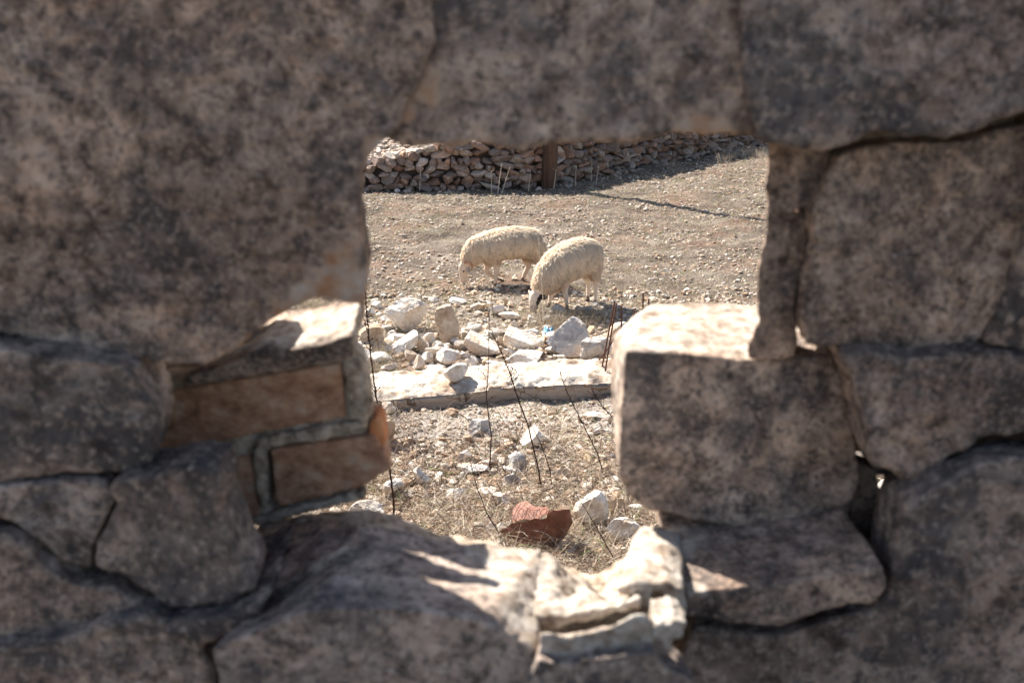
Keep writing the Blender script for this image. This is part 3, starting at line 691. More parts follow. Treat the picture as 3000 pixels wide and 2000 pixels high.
place_rock(28, B1(605, 490, 835, 610), 'flat layered pale stone in front of the upright slab', M_ROCK, nplanes=9)
place_rock(29, B1(780, 390, 880, 495), 'small smooth grey-white stone right of the upright slab', M_ROCKG, nplanes=8)
place_rock(30, B1(885, 520, 985, 600), 'white wedge pointing left under the long sloping block', M_ROCK, nplanes=8)
place_rock(31, B1(975, 535, 1195, 618), 'tan-edged flat stone at the back edge of the footing', M_ROCKT, nplanes=9)
place_rock(32, B1(1132, 365, 1215, 455), 'tan block behind the left end of the big plank', M_ROCKT, nplanes=7)
place_rock(33, B1(845, 320, 925, 400), 'small brown cube of stone behind the sloping block', M_ROCKT, nplanes=7)
place_rock(34, B1(1075, 300, 1215, 375), 'white lumpy stone behind the big plank', M_ROCK)
place_rock(35, B1(35, 325, 260, 520), 'large grey and tan boulder at the left side of the pile', M_ROCKT, sub=5)
place_rock(36, B1(120, 295, 215, 350), 'brownish stone behind the left-side boulder', M_ROCKT)
place_rock(37, B1(185, 630, 335, 690), 'low white stone at the left end of the footing', M_ROCK)
place_rock(38, B1(20, 490, 105, 580), 'squat cream stone at the left rim of the pile', M_ROCK)
place_rock(39, B1(255, 375, 370, 445), 'white stone under the largest boulder', M_ROCK)
place_rock(40, B1(400, 500, 510, 610), 'shaded brown stone under the tilted block', M_ROCKT)
place_rock(41, B1(680, 595, 905, 768), 'white rock with a tan underside lying alone on top of the footing', M_ROCK, z0=zt, sub=5, cut=(.45, .8), depth=.30)
place_rock(42, B1(730, 85, 890, 140), 'long flat grey stone in the strip in front of the left sheep', M_ROCKG)
place_rock(43, B1(925, 105, 1065, 190), 'tan loaf-shaped stone in front of the sheep shadow', M_ROCKT, nplanes=9)
place_rock(44, B1(1050, 145, 1200, 218), 'white stone right of the tan loaf-shaped one', M_ROCK)
place_rock(45, B1(1140, 190, 1320, 262), 'low grey-white rock near the grazing head of the right sheep', M_ROCK)
place_rock(46, B1(130, 100, 225, 162), 'white angular stone above the left boulder', M_ROCK)
place_rock(47, B1(345, 18, 412, 75), 'pale stone behind the largest boulder, left of a twin', M_ROCK)
place_rock(48, B1(415, 12, 465, 75), 'pinkish stone just right of its paler twin', M_ROCKT)
place_rock(49, B1(580, 80, 668, 135), 'cream stone behind the upright slab', M_ROCK)
place_rock(50, B1(1190, 95, 1230, 155), 'small orange upright stone in the sheep shadow', M_ROCKT)
place_rock(51, B1(900, 280, 985, 335), 'flat white stone right behind the upright slab', M_ROCK)
place_rock(52, B1(1290, 320, 1465, 378), 'white flat stone behind the top of the big plank', M_ROCK)
place_rock(53, B1(560, 605, 720, 672), 'white worn stone beside the lone rock on the footing', M_ROCK)
place_rock(54, B1(600, 435, 715, 520), 'pale square stone at the foot of the upright slab', M_ROCK, nplanes=7)
place_rock(55, B1(1180, 470, 1310, 575), 'cream stone in the gap beneath the big plank', M_ROCK)
place_rock(56, B1(180, 420, 300, 480), 'tan stone in shade right of the left-side boulder', M_ROCKT)
place_rock(57, B1(1235, 250, 1310, 315), 'small cream stone behind the big plank near the sheep', M_ROCK)
place_rock(58, B1(990, 330, 1080, 400), 'pale stone just above the long sloping block', M_ROCK)

def z2(x, y): return (1000 + x * 900 / 2352, 1160 + y * 580 / 1516)
def B2(x0, y0, x1, y1): a = z2(x0, y0); b = z2(x1, y1); return (*a, *b)
place_rock(61, B2(1370, 215, 1635, 372), 'flat white stone with a shaded underside in the middle of the sandy ground', M_ROCK)
place_rock(62, B2(1265, 358, 1420, 552), 'upright grey-faced stone in the dry grass', M_ROCKG, nplanes=8, sub=4)
place_rock(63, B2(878, 380, 1020, 495), 'greyish white stone left of the upright grey-faced one', M_ROCKG)
place_rock(64, B2(960, 145, 1150, 290), 'brown-grey weathered stone just below the footing', M_ROCKG, rough=.05)
place_rock(65, B2(1785, 715, 2040, 990), 'big white cube-like block in the grass beside the rusty metal', M_ROCK, nplanes=10, cut=(.6, .9), sub=5)
place_rock(66, B2(2035, 735, 2205, 905), 'tan-pink rounded stone right of the white cube-like block', M_ROCKT)
place_rock(67, B2(2030, 905, 2290, 1140), 'large white-topped tan stone below the rounded pink one', M_ROCK, sub=5)
place_rock(68, B2(2100, 1140, 2225, 1215), 'small white flat stone lowest on the right', M_ROCK)
place_rock(69, B2(525, 558, 700, 710), 'white rock half buried in grass on the left', M_ROCK)
place_rock(70, B2(770, 690, 985, 790), 'low whitish stone lying in straw in the lower middle', M_ROCKG)
place_rock(71, B2(985, 665, 1195, 770), 'long pale stone lying right of the low whitish one', M_ROCK)
place_rock(72, B2(1245, 600, 1400, 690), 'rounded grey stone below the upright grey-faced one', M_ROCKG)
place_rock(73, B2(1610, 540, 1760, 625), 'smooth grey triangular stone right of the dark stalks', M_ROCKG)
place_rock(74, B2(1840, 95, 2000, 170), 'cream and tan block close to the footing on the right', M_ROCK)
place_rock(75, B2(1915, 240, 2030, 300), 'flat pale stone with a dark gap below it on the right', M_ROCK)
place_rock(76, B2(300, 630, 480, 770), 'weathered white rock in the grass under the bricks', M_ROCK)
place_rock(77, B2(50, 770, 330, 985), 'big bright cream rock on the ground below the bricks', M_ROCK, sub=5)
place_rock(78, B2(1085, 930, 1235, 1050), 'round white stone touching the left tip of the rusty metal', M_ROCK)
place_rock(79, B2(290, 170, 410, 350), 'brown boulder casting a deep shadow next to the brick end', M_ROCKT)
place_rock(80, B2(290, 55, 420, 140), 'pale stone below the left end of the footing', M_ROCK)
place_rock(81, B2(870, 490, 1130, 600), 'long flat stone with a dark underside in the dry grass', M_ROCKG)
place_rock(82, B2(1130, 755, 1345, 860), 'mossy pale stone behind the rusty metal', M_ROCKG)
place_rock(83, B2(2195, 810, 2340, 915), 'white rough stone partly behind the squared wall block', M_ROCK)
place_rock(84, B2(1960, 630, 2075, 705), 'pale stone under the lower left corner of the squared wall block', M_ROCK)
place_rock(85, B2(1985, 525, 2055, 600), 'small tan cube of stone in the pebbly ground', M_ROCKT, nplanes=7)
place_rock(86, B2(1700, 765, 1790, 830), 'reddish tan stone between the metal and the white block', M_ROCKT)
place_rock(87, B2(790, 75, 905, 140), 'flat beige stone just in front of the footing', M_ROCKT)
place_rock(88, B2(1550, 65, 1650, 125), 'pink-tan flat stone in the white sand', M_ROCKT)
place_rock(89, B2(1860, 145, 1935, 195), 'small orange-brown stone under the cream and tan block', M_ROCKT)
place_rock(90, B2(2040, 150, 2110, 210), 'orange-brown stone against the wall block edge', M_ROCKT)
place_rock(91, B2(770, 1075, 950, 1140), 'white stone just above the dark boulder of the wall', M_ROCK)
place_rock(92, B2(1700, 1180, 1830, 1250), 'shaded grey stone in the dark grass below the metal', M_ROCKG)
place_rock(93, B2(1790, 1320, 1860, 1385), 'small pale stone at the very bottom of the opening', M_ROCK)
place_rock(94, (1060, 900, 1100, 925), 'pale stone seen in the little window left of the pile', M_ROCK)
place_rock(95, (975, 905, 1025, 935), 'white stone near the shrub in the little window under the upper left slab', M_ROCK)
place_rock(96, (1125, 533, 1162, 552), 'reddish flat stone lying at the foot of the dry-stone wall', M_ROCKT)
place_rock(97, (1155, 549, 1175, 562), 'pale stone next to the reddish one at the foot of the wall', M_ROCK)
# seen through the chink on the right
place_rock(98, (2570, 1390, 2640, 1475), 'cream stone seen through the chink in the right of the wall', M_ROCK, sub=4)

# ================================================================== FIELD STONES
HOLE = [(x * D, y * D) for x, y in [(830, 400), (845, 350), (910, 330), (1205, 345), (1240, 325), (1560, 305), (1740, 310), (1760, 480), (1745, 590), (1735, 690), (1490, 690), (1425, 780), (1415, 1000), (1405, 1110), (1480, 1185), (1460, 1250), (1365, 1355), (1240, 1250), (1080, 1250), (880, 1205), (735, 1180), (845, 1120), (900, 1075), (860, 890), (820, 830), (800, 760), (650, 740), (640, 715), (720, 680), (830, 705), (845, 560)]]
def inside(px, py, poly=HOLE):
    c = False; j = len(poly) - 1
    for i in range(len(poly)):
        xi, yi = poly[i]; xj, yj = poly[j]
        if (yi > py) != (yj > py) and px < (xj - xi) * (py - yi) / (yj - yi) + xi: c = not c
        j = i
    return c
rf = random.Random(8)
protos = {}
ZONES = [('small stone lying loose in the open field beyond the sheep', 'loose stones in the field beyond the sheep', 480, 780, 62, .022, .062),
         ('small stone on the bare ground around the feet of the sheep', 'loose stones around the sheep', 780, 905, 76, .03, .10),
         ('broken stone among the rubble behind the footing', 'broken stones of the rubble strip', 905, 1045, 74, .06, .20),
         ('small stone scattered on the ground below the footing', 'small stones below the footing', 1190, 1600, 84, .045, .12)]
for label, grp, ya, yb, n, s0, s1 in ZONES:
    for j in range(9):
        V, F = rock(500 + j + ya, (1, rf.uniform(.6, .95), rf.uniform(.4, .8)), 3, 8, (.34, .72), .02)
        protos[(ya, j)] = (V, F)
    meshes = []
    c = 0; guard = 0
    while c < n and guard < 9000:
        guard += 1
        px, py = rf.uniform(840, 2260), rf.uniform(ya, yb)
        if not inside(px, py): continue
        g = on_ground(px, py); z = gzf(g.x, g.y); sz = s0 + (s1 - s0) * rf.random() ** 2.2
        if 'field beyond' in label and g.y > 16.3 and px > 1620: pass
        j = rf.randrange(9)
        if len(meshes) <= j or True:
            if not any(k == j for k, _ in meshes):
                V, F = protos[(ya, j)]
                o = mesh_np('field_stone', V, F, [M_ROCK, M_ROCKT, M_ROCK, M_ROCKG, M_ROCKT][j % 5]); meshes.append((j, o))
            else:
                src = [k for k in meshes if k[0] == j][0][1]; o = src.copy(); COL.objects.link(o)
        o.location = (g.x, g.y, z + sz * .12); o.scale = (sz, sz, sz * rf.uniform(.7, 1.1)); o.rotation_euler = (rf.uniform(-.3, .3), rf.uniform(-.3, .3), rf.uniform(0, 6.28))
        tag(o, label, 'stone', grp); c += 1

fl = [mesh_np('rubble_stone', *rock(700 + j, (1, rf.uniform(.6, .95), rf.uniform(.4, .75)), 3, 7, (.3, .66), .015), [M_ROCK, M_ROCK, M_ROCKT, M_ROCKG, M_ROCK][j % 5]) for j in range(10)]
for k in range(84):
    o = fl[k] if k < 10 else fl[k % 10].copy()
    if k >= 10: COL.objects.link(o)
    px = rf.uniform(1060, 1840); py = rf.uniform(985, 1072) if rf.random() < .75 else rf.uniform(935, 985)
    g = on_ground(px, py); z = gzf(g.x, g.y); sz = .05 + .14 * rf.random() ** 1.8
    o.location = (g.x, g.y, z + sz * .2); o.scale = (sz, sz, sz * rf.uniform(.7, 1.2)); o.rotation_euler = (rf.uniform(-.6, .6), rf.uniform(-.6, .6), rf.uniform(0, 6.28))
    tag(o, 'broken pale stone packed between the bigger stones of the rubble pile', 'stone', 'filler stones of the rubble pile')
# ---- gravel: uncountable little stones
rg = np.random.RandomState(77)
def sample_ground(n, near_w=.5, ymin=3.7, ymax=24):
    n1 = int(n * near_w)
    # uniform in picture space
    py = rg.uniform(405, 1790, n1); px = rg.uniform(720, 2380, n1)
    u = (px - 1500) / F3; v = (1000 - py) / F3
    dy = cp + v * sp; dz = v * cp - sp; t = -CAMH / dz
    x1, y1 = u * t, dy * t
    y2 = rg.uniform(ymin, ymax, n - n1); x2 = rg.uniform(-1, 1, n - n1) * (.36 * y2 + .8) + .05 * y2
    x = np.concatenate([x1, x2]); y = np.concatenate([y1, y2])
    k = (y > 1.9) & (y < ymax); return x[k], y[k]
def in_footing(x, y): return (y > f_y(x) - .02) & (y < b_y(x) + .0)
fx = np.array([p.x for p in f_]); fy = np.array([p.y for p in f_]); bx = np.array([p.x for p in b_]); by = np.array([p.y for p in b_])
def f_y(x): return np.interp(x, fx, fy)
def b_y(x): return np.interp(x, bx, by)
def behind_wall(x, y):
    wx = np.array([p.x for p in path]); wy = np.array([p.y for p in path]); return y > np.interp(x, wx, wy) - .05
x, y = sample_ground(60000, .5)
dens = 1.6 * vnoise(x * 1.3, y * 1.3, 41) + .35 * vnoise(x * 5, y * 5, 42)
strip = (y > 7.75) & (y < 10.2); sand = (y > 5.3) & (y < f_y(x))
keep = (~in_footing(x, y)) & (~behind_wall(x, y)) & ((dens > -.12) | (rg.rand(len(x)) < .16) | strip | (sand & (rg.rand(len(x)) < .8)))
x, y = x[keep], y[keep]; n = len(x); strip = (y > 7.75) & (y < 10.2); sand = (y > 5.3) & (y < f_y(x))
sz = .009 + .050 * rg.rand(n) ** 4 + np.where(strip, .045 * rg.rand(n) ** 2.5, 0) + np.clip((y - 9) * .0018, 0, .014)
sz = np.where(sand, sz * .75, sz); sz = sz + np.where(y < 6.2, .065 * rg.rand(n) ** 3.5, 0)
NP = 14; PV = [rock(900 + i, (1, .8, .6), 1, 6, (.5, .8), 0)[0] for i in range(NP)]; PF = ICO[1][1]; nv = len(PV[0])
which = rg.randint(NP, size=n); an = rg.uniform(0, 6.28, n); tl = rg.uniform(-.4, .4, n)
PVa = np.array(PV)[which]                                   # n,nv,3
c_, s_ = np.cos(an)[:, None], np.sin(an)[:, None]
xx = PVa[:, :, 0] * c_ - PVa[:, :, 1] * s_; yy = PVa[:, :, 0] * s_ + PVa[:, :, 1] * c_; zz = PVa[:, :, 2] + PVa[:, :, 0] * tl[:, None]
zg = gz(x, y)
G = np.stack([xx * sz[:, None] + x[:, None], yy * sz[:, None] + y[:, None], zz * sz[:, None] + (zg + sz * .12)[:, None]], -1).reshape(-1, 3)
GF = (PF[None] + (np.arange(n) * nv)[:, None, None]).reshape(-1, 3)
pal = np.array([(.74, .66, .56), (.60, .48, .36), (.50, .34, .23), (.66, .58, .49), (.44, .35, .27), (.54, .40, .29)])
cc = pal[rg.randint(len(pal), size=n)] * rg.uniform(.7, 1.1, (n, 1))
tag(mesh_np('gravel', G, GF, M_TINTROCK, col=np.repeat(cc, nv, 0)), 'scattered pebbles and stone chips over the field', None, None, 'stuff')

# ---- straw lying on the ground: flat curved blades
def blades(x, y, z, L, wd, head, pitch, curl, colr, seg=3):
    n = len(x); t = np.linspace(0, 1, seg + 1)
    ux, uy = np.cos(head), np.sin(head); P = []
    px_, py_, pz_ = x.copy(), y.copy(), z.copy(); pts = [(px_.copy(), py_.copy(), pz_.copy())]
    ph = pitch.copy(); hd = head.copy()
    for k in range(seg):
        st = L / seg
        px_ = px_ + np.cos(ph) * np.cos(hd) * st; py_ = py_ + np.cos(ph) * np.sin(hd) * st; pz_ = pz_ + np.sin(ph) * st
        pts.append((px_, py_, pz_)); ph = ph - curl * (.6 + .8 * rg.rand(n)); hd = hd + curl * rg.uniform(-1, 1, n)
    V = np.empty((n, seg + 1, 2, 3))
    roll = rg.uniform(0, math.pi, n)
    sxv, syv, szv = -np.sin(head) * np.cos(roll), np.cos(head) * np.cos(roll), np.abs(np.sin(roll))
    for k, (a, b, c) in enumerate(pts):
        w = wd * (1 - .75 * (k / seg)) * .5
        V[:, k, 0] = np.stack([a - sxv * w, b - syv * w, c - szv * w], -1); V[:, k, 1] = np.stack([a + sxv * w, b + syv * w, c + szv * w], -1)
    V = V.reshape(-1, 3); m = (seg + 1) * 2
    f = np.array([(2 * k, 2 * k + 1, 2 * k + 3, 2 * k + 2) for k in range(seg)])
    F = (f[None] + (np.arange(n) * m)[:, None, None]).reshape(-1, 4)
    return V, F, np.repeat(colr, m, 0)
spal = np.array([(.62, .52, .41), (.50, .41, .31), (.72, .64, .53), (.38, .28, .20), (.44, .36, .27), (.28, .20, .15)])
def straw_cols(n, green=0.0):
    c = spal[rg.randint(len(spal), size=n)] * rg.uniform(.75, 1.15, (n, 1))
    g = rg.rand(n) < green; c[g] = np.array((.22, .27, .10)) * rg.uniform(.7, 1.3, (g.sum(), 1)); return c
x, y = sample_ground(170000, .45)
keep = (~in_footing(x, y)) & (~behind_wall(x, y)) & (y > 5.2); x, y = x[keep], y[keep]
d2 = 1.5 * vnoise(x * .9, y * .9, 51) + .6 * vnoise(x * 3.1, y * 3.1, 52) + np.clip((y - 13) * .08, 0, .5)
pr_ = np.clip(.62 + d2, .08, 1) * np.where((y < f_y(x)) & (y > 5.6), .35, 1); keep = rg.rand(len(x)) < pr_; x, y = x[keep], y[keep]
n = len(x)
V, F, C = blades(x, y, gz(x, y) + .004, rg.uniform(.02, .085, n) * (1 + np.clip((y - 12) * .05, 0, .6)), rg.uniform(.003, .0068, n) * (1 + np.clip((y - 8) * .05, 0, .6)), rg.uniform(0, 6.28, n), rg.uniform(.0, .75, n), rg.uniform(.1, .5, n), straw_cols(n, .16), 2)
tag(mesh_np('straw_litter', V, F, M_STRAW, col=C), 'short dry straw litter covering the field', None, None, 'stuff')
# dense dry grass between the wall and the footing
x, y = sample_ground(105000, .7, 1.9, 7.0)
keep = (y < 6.6) & (~in_footing(x, y)); x, y = x[keep], y[keep]
d3 = vnoise(x * 2.2, y * 2.2, 61) + .5 * vnoise(x * 6, y * 6, 62) + np.clip((5.75 - y) * .55, -.8, .6)
keep = rg.rand(len(x)) < np.clip(.35 + d3, 0.02, 1); x, y = x[keep], y[keep]; n = len(x)
V, F, C = blades(x, y, gz(x, y) + rg.uniform(0, .035, n), rg.uniform(.05, .24, n), rg.uniform(.0026, .0056, n), rg.uniform(0, 6.28, n), rg.uniform(-.1, 1.15, n), rg.uniform(.1, .6, n), straw_cols(n, .04) * 1.12, 4)
tag(mesh_np('dry_grass', V, F, M_STRAW, col=C), 'tangled dry grass between the broken wall and the footing', None, None, 'stuff')
x, y = sample_ground(16000, .7, 1.9, 8.0); keep = ~in_footing(x, y) & (rg.rand(len(x)) < np.where(y < 6.4, 1, .3)); x, y = x[keep], y[keep]; n = len(x)
V, F, C = blades(x, y, gz(x, y) + rg.uniform(0, .05, n), rg.uniform(.06, .22, n), rg.uniform(.003, .006, n), rg.uniform(0, 6.28, n), rg.uniform(-.1, 1.2, n), rg.uniform(.0, .35, n), np.array((.10, .06, .045)) * rg.uniform(.6, 1.4, (n, 1)), 3)
tag(mesh_np('dead_twigs', V, F, M_STRAW, col=C), 'dark broken twigs mixed into the dry grass', None, None, 'stuff')
# scrub under and beside the rubble, beside the right sheep
pts = []
for (px, py, sx, sy, k) in ((1640, 945, 110, 22, 2600), (1100, 1070, 60, 40, 1400), (930, 905, 110, 22, 2200), (1320, 990, 160, 30, 1200), (1730, 935, 60, 20, 1200)):
    for _ in range(k):
        g = on_ground(px + rf.gauss(0, sx * .5), py + rf.gauss(0, sy * .5)); pts.append((g.x, g.y))
pts = np.array(pts); x, y = pts[:, 0], pts[:, 1]; keep = ~in_footing(x, y); x, y = x[keep], y[keep]; n = len(x)
V, F, C = blades(x, y, gz(x, y), rg.uniform(.05, .20, n), rg.uniform(.002, .004, n), rg.uniform(0, 6.28, n), rg.uniform(.2, 1.4, n), rg.uniform(.05, .5, n), straw_cols(n, .08) * .9, 3)
tag(mesh_np('dry_scrub', V, F, M_STRAW, col=C), 'wiry dry scrub growing among the rubble', None, None, 'stuff')

# ================================================================== DRY STALKS
def stalk(pts, base_row, label, r=.0032, branches=8, mat=M_STALK, seed=0, knobs=True, cat='weed stalk', group='tall dry weed stalks'):
    q = random.Random(seed); g = on_ground(pts[-1][0], base_row)
    pp = [on_plane(x, y, g.y + .0) for x, y in pts][::-1]
    P = []
    for a, b in zip(pp, pp[1:]):
        for i in range(7): P.append(a.lerp(b, i / 7) + Vector((q.uniform(-1, 1), q.uniform(-1, 1), 0)) * .002)
    P.append(pp[-1]); n = len(P)
    r = r * 1.3
    parts = [tube(P, [r * (1.15 - .75 * i / n) for i in range(n)], 6)]
    for b in range(branches):
        i = int(n * (q.uniform(.45, .98))); i = min(i, n - 2); d = Vector((q.uniform(-1, 1), q.uniform(-.6, .6), q.uniform(.3, 1.2))).normalized(); L = q.uniform(.02, .07)
        Q = [P[i], P[i] + d * L * .5, P[i] + d * L + Vector((0, 0, L * .2))]
        parts.append(tube(Q, [r * .45, r * .35, r * .25], 5))
        if knobs: V, F = ICO[1]; parts.append((V * r * 1.0 + np.array(Q[-1]), F))
    if knobs:
        for i in range(int(n * .5), n):
            if q.random() < .7: V, F = ICO[1]; parts.append((V * np.array((r, r, r * 1.3)) * .9 + np.array(P[i]) + np.array((q.uniform(-1, 1), q.uniform(-1, 1), 0)) * r, F))
    V, Fl = merge(parts); tag(mesh_np('weed_stalk', V, Fl, mat, loc=tuple(P[0]), smooth=True), label, cat, group)
stalk([(1068, 845), (1076, 940), (1086, 1040), (1100, 1150), (1118, 1260), (1143, 1377), (1152, 1460), (1157, 1560)], 1560, 'long dark beaded stalk at the left edge of the opening', .0042, 22, seed=1)
stalk([(1434, 905), (1431, 1063), (1425, 1160), (1439, 1279), (1434, 1377)], 1377, 'tall thin dark stalk standing nearly upright in the middle', .0030, 12, seed=2)
stalk([(1448, 990), (1475, 1045), (1496, 1100), (1515, 1160), (1547, 1247), (1574, 1361), (1590, 1445)], 1445, 'dark twiggy stalk leaning left, right of the upright one', .0036, 20, seed=3)
stalk([(1640, 1090), (1652, 1125), (1677, 1182), (1721, 1268), (1753, 1334), (1770, 1400)], 1400, 'dark stalk leaning left in front of the right end of the footing', .0028, 12, seed=4)
stalk([(1738, 1150), (1765, 1190), (1802, 1231), (1825, 1300)], 1300, 'branching dark twig beside the squared wall block', .0032, 18, seed=5)
stalk([(1555, 1240), (1585, 1300), (1612, 1377), (1618, 1437)], 1437, 'short dark stalk beside the flat white stone', .0024, 6, seed=6)
stalk([(1375, 1340), (1395, 1420), (1425, 1500), (1462, 1560)], 1575, 'thin dark stem bending down to the rusty metal', .0024, 4, seed=7)
stalk([(1790, 1395), (1742, 1450), (1700, 1540), (1686, 1570)], 1570, 'pale brown stem crossing in front of the white cube-like block', .0024, 2, seed=8, mat=M_STICK)
stalk([(1690, 1450), (1740, 1530), (1790, 1620), (1815, 1670)], 1670, 'brown stem slanting down towards the gap bottom', .0024, 4, seed=9)
stalk([(1585, 640), (1578, 700), (1583, 780), (1590, 870), (1592, 965)], 965, 'hair-thin pale stalk rising in front of the two sheep', .0022, 2, seed=10, mat=M_STICK, knobs=False)
stalk([(1436, 820), (1440, 870), (1446, 930)], 930, 'thin reddish stalk below the front legs of the left sheep', .0022, 2, seed=11, knobs=False)
for i, (px, y0, y1, dx, lb) in enumerate([(1230, 462, 560, 3, 'first pale stem by the dry-stone wall, counted from its left end'), (1440, 500, 565, -1, 'short pale stem before the dry-stone wall, nearer the pole side of the first'), (1458, 478, 568, 12, 'pale stem leaning right before the dry-stone wall'), (1470, 490, 566, 24, 'pale stem leaning furthest right before the dry-stone wall'),
                                        (1548, 505, 560, 6, 'pale stem just left of the wooden pole'), (1622, 495, 555, 8, 'pale stem touching the foot of the pole'), (1685, 485, 545, 3, 'pale stem in the wall shadow right of the pole'), (1732, 470, 532, 2, 'tall pale stem at the edge of the wall shadow'), (1745, 488, 540, 9, 'pale stem leaning right at the edge of the wall shadow'), (1660, 425, 500, 0, 'upright stem in the shadow further along the wall')]):
    stalk([(px + dx, y0), (px + dx * .5, (y0 + y1) / 2), (px, y1)], y1, lb, .006, 1, mat=M_STICK, seed=30 + i, knobs=False, group='pale dry stems before the dry-stone wall')
# tufts at the far right
for i, (px, py) in enumerate([(2165, 462), (2195, 455), (2215, 462), (2235, 470), (2120, 478), (1960, 500)]):
    g = on_ground(px, py); n = 90; x = g.x + rg.normal(0, .10, n); y = g.y + rg.normal(0, .08, n)
    V, F, C = blades(x, y, gz(x, y), rg.uniform(.12, .32, n), np.full(n, .006), rg.uniform(0, 6.28, n), rg.uniform(.9, 1.5, n), rg.uniform(.05, .3, n), straw_cols(n), 3)
    tag(mesh_np('grass_tuft', V, F, M_STRAW, loc=(g.x, g.y, 0), col=C), ['straw tuft at the end of the wall shadow on the far right', 'taller straw tuft right of the shadow end', 'bushy straw tuft close to the right jamb of the opening', 'straw tuft half hidden by the right jamb', 'low straw tuft along the shadow edge', 'smallest straw tuft, farther left along the shadow edge'][i], 'grass tuft', 'straw tufts along the wall shadow')
# stick leaning on the far wall
p0 = on_ground(1107, 553); p1 = on_ground(1143, 538); p1.z = .14
V, Fl = tube([p0 + Vector((0, 0, .02)), p0.lerp(p1, .5) + Vector((0, 0, .03)), p1], .012, 6)
tag(mesh_np('stick', V, Fl, M_STICK, loc=tuple(p0)), 'bleached stick lying at the foot of the dry-stone wall', 'stick')

# ================================================================== RUSTY METAL AND WIRE
def crumple(name, pts, quads, mat, loc, parent=None, sub=4, amp=.012, seed=0):
    P = [on_ground(x, y, z) for x, y, z in pts]
    bm = bmesh.new(); vs = [bm.verts.new(p) for p in P]
    for q in quads: bm.faces.new([vs[i] for i in q])
    bmesh.ops.triangulate(bm, faces=[f for f in bm.faces if len(f.verts) > 4])
    bmesh.ops.subdivide_edges(bm, edges=bm.edges, cuts=sub * 3, use_grid_fill=True)
    bmesh.ops.triangulate(bm, faces=bm.faces)
    V = np.array([v.co for v in bm.verts]); F = np.array([[v.index for v in f.verts] for f in bm.faces]); bm.free()
    V[:, 2] += amp * 2 * vnoise(V[:, 0] * 16 + seed, V[:, 1] * 16, 71) + amp * vnoise(V[:, 0] * 38 + seed, V[:, 1] * 38 + V[:, 2] * 20, 72)
    V[:, 1] += amp * vnoise(V[:, 0] * 20, V[:, 2] * 30, 73)
    o = mesh_np(name, V, F, mat, parent, loc=loc, smooth=False)
    m = o.modifiers.new('t', 'SOLIDIFY'); m.thickness = .003; bake(o, usesmooth=False); return o
c = on_ground(1570, 1590)
mt = empty('crushed_metal_drum', tuple(c))
tag(mt, 'crushed rusty brown sheet metal drum lying in the dry grass', 'scrap metal')
crumple('side_panel', [(1461, 1556, .05), (1500, 1528, .12), (1552, 1520, .16), (1604, 1508, .22), (1573, 1592, .04), (1530, 1588, .03), (1496, 1576, .03), (1590, 1550, .13)],
        [(0, 1, 6), (1, 2, 5, 6), (2, 3, 7, 4, 5)], M_RUST, tuple(c), mt, amp=.020)
crumple('end_panel', [(1604, 1508, .22), (1618, 1496, .25), (1668, 1490, .24), (1676, 1530, .13), (1655, 1568, .07), (1632, 1600, .02), (1573, 1592, .04), (1590, 1550, .13)],
        [(0, 1, 2, 3, 4, 5, 6, 7)], M_RUST, tuple(c), mt, amp=.011, seed=5)
crumple('top_panel', [(1500, 1528, .12), (1504, 1490, .10), (1531, 1470, .12), (1570, 1478, .16), (1612, 1494, .245), (1604, 1508, .22), (1552, 1520, .16)],
        [(0, 1, 2, 3, 6), (3, 4, 5, 6)], M_RUST, tuple(c), mt, amp=.010, seed=9)
parts = []
for i in range(9):
    for sgn in (-1, 1):
        x0 = 1500 + i * 11; a = on_ground(x0, 1528 - i * 2, .17 + i * .008); b = on_ground(x0 + sgn * 26, 1474 + (i % 3) * 4 + i * 1.5, .16 + i * .01)
        mid = a.lerp(b, .5) + Vector((rf.uniform(-.01, .01), 0, rf.uniform(0, .02)))
        parts.append(tube([a, mid, b], .0016, 5))
V, Fl = merge(parts); tag(mesh_np('wire_mesh', V, Fl, M_REBAR, loc=tuple(on_ground(1540, 1510, .16))), 'tangle of dark wire mesh lying over the crushed metal drum', 'wire mesh')
# blue litter
g = on_ground(1606, 972)
crumple('plastic_wrapper', [(1592, 972, .05), (1594, 958, .07), (1604, 955, .10), (1608, 963, .05), (1618, 957, .09), (1621, 968, .06), (1612, 974, .04), (1602, 976, .06)], [(0, 1, 2, 3, 7), (3, 4, 5, 6, 7)], M_BLUE, tuple(g), None, 3, .012)
tag(bpy.context.scene.objects['plastic_wrapper'], 'crumpled blue and white plastic wrapper behind the rubble pile', 'litter')

# ================================================================== SHEEP
def rings(stations, n=20):
    """stations: (x, y, z, rw, rh, tx, tz) tube with elliptical sections, axis direction (tx,tz) in profile"""
    V, F = [], []
    for (x, y, z, rw, rh, tx, tz) in stations:
        L = math.hypot(tx, tz); ux, uz = -tz / L, tx / L
        for k in range(n):
            a = 2 * math.pi * k / n; s_, c_ = math.sin(a), math.cos(a)
            V.append((x + ux * rh * c_, y + rw * s_, z + uz * rh * c_))
    m = len(stations)
    for i in range(m - 1):
        for k in range(n): F.append((i * n + k, i * n + (k + 1) % n, (i + 1) * n + (k + 1) % n, (i + 1) * n + k))
    V = np.array(V); c0 = V[:n].mean(0); c1 = V[-n:].mean(0); b = len(V); V = np.concatenate([V, [c0], [c1]])
    T = [(b, (k + 1) % n, k) for k in range(n)] + [(b + 1, (m - 1) * n + k, (m - 1) * n + (k + 1) % n) for k in range(n)]
    return V, [np.array(F), np.array(T)]
def spine_rings(pts):
    st = []
    for i, (x, y, z, rw, rh) in enumerate(pts):
        a = pts[max(0, i - 1)]; b = pts[min(len(pts) - 1, i + 1)]; st.append((x, y, z, rw, rh, b[0] - a[0], b[2] - a[2]))
    return rings(st)
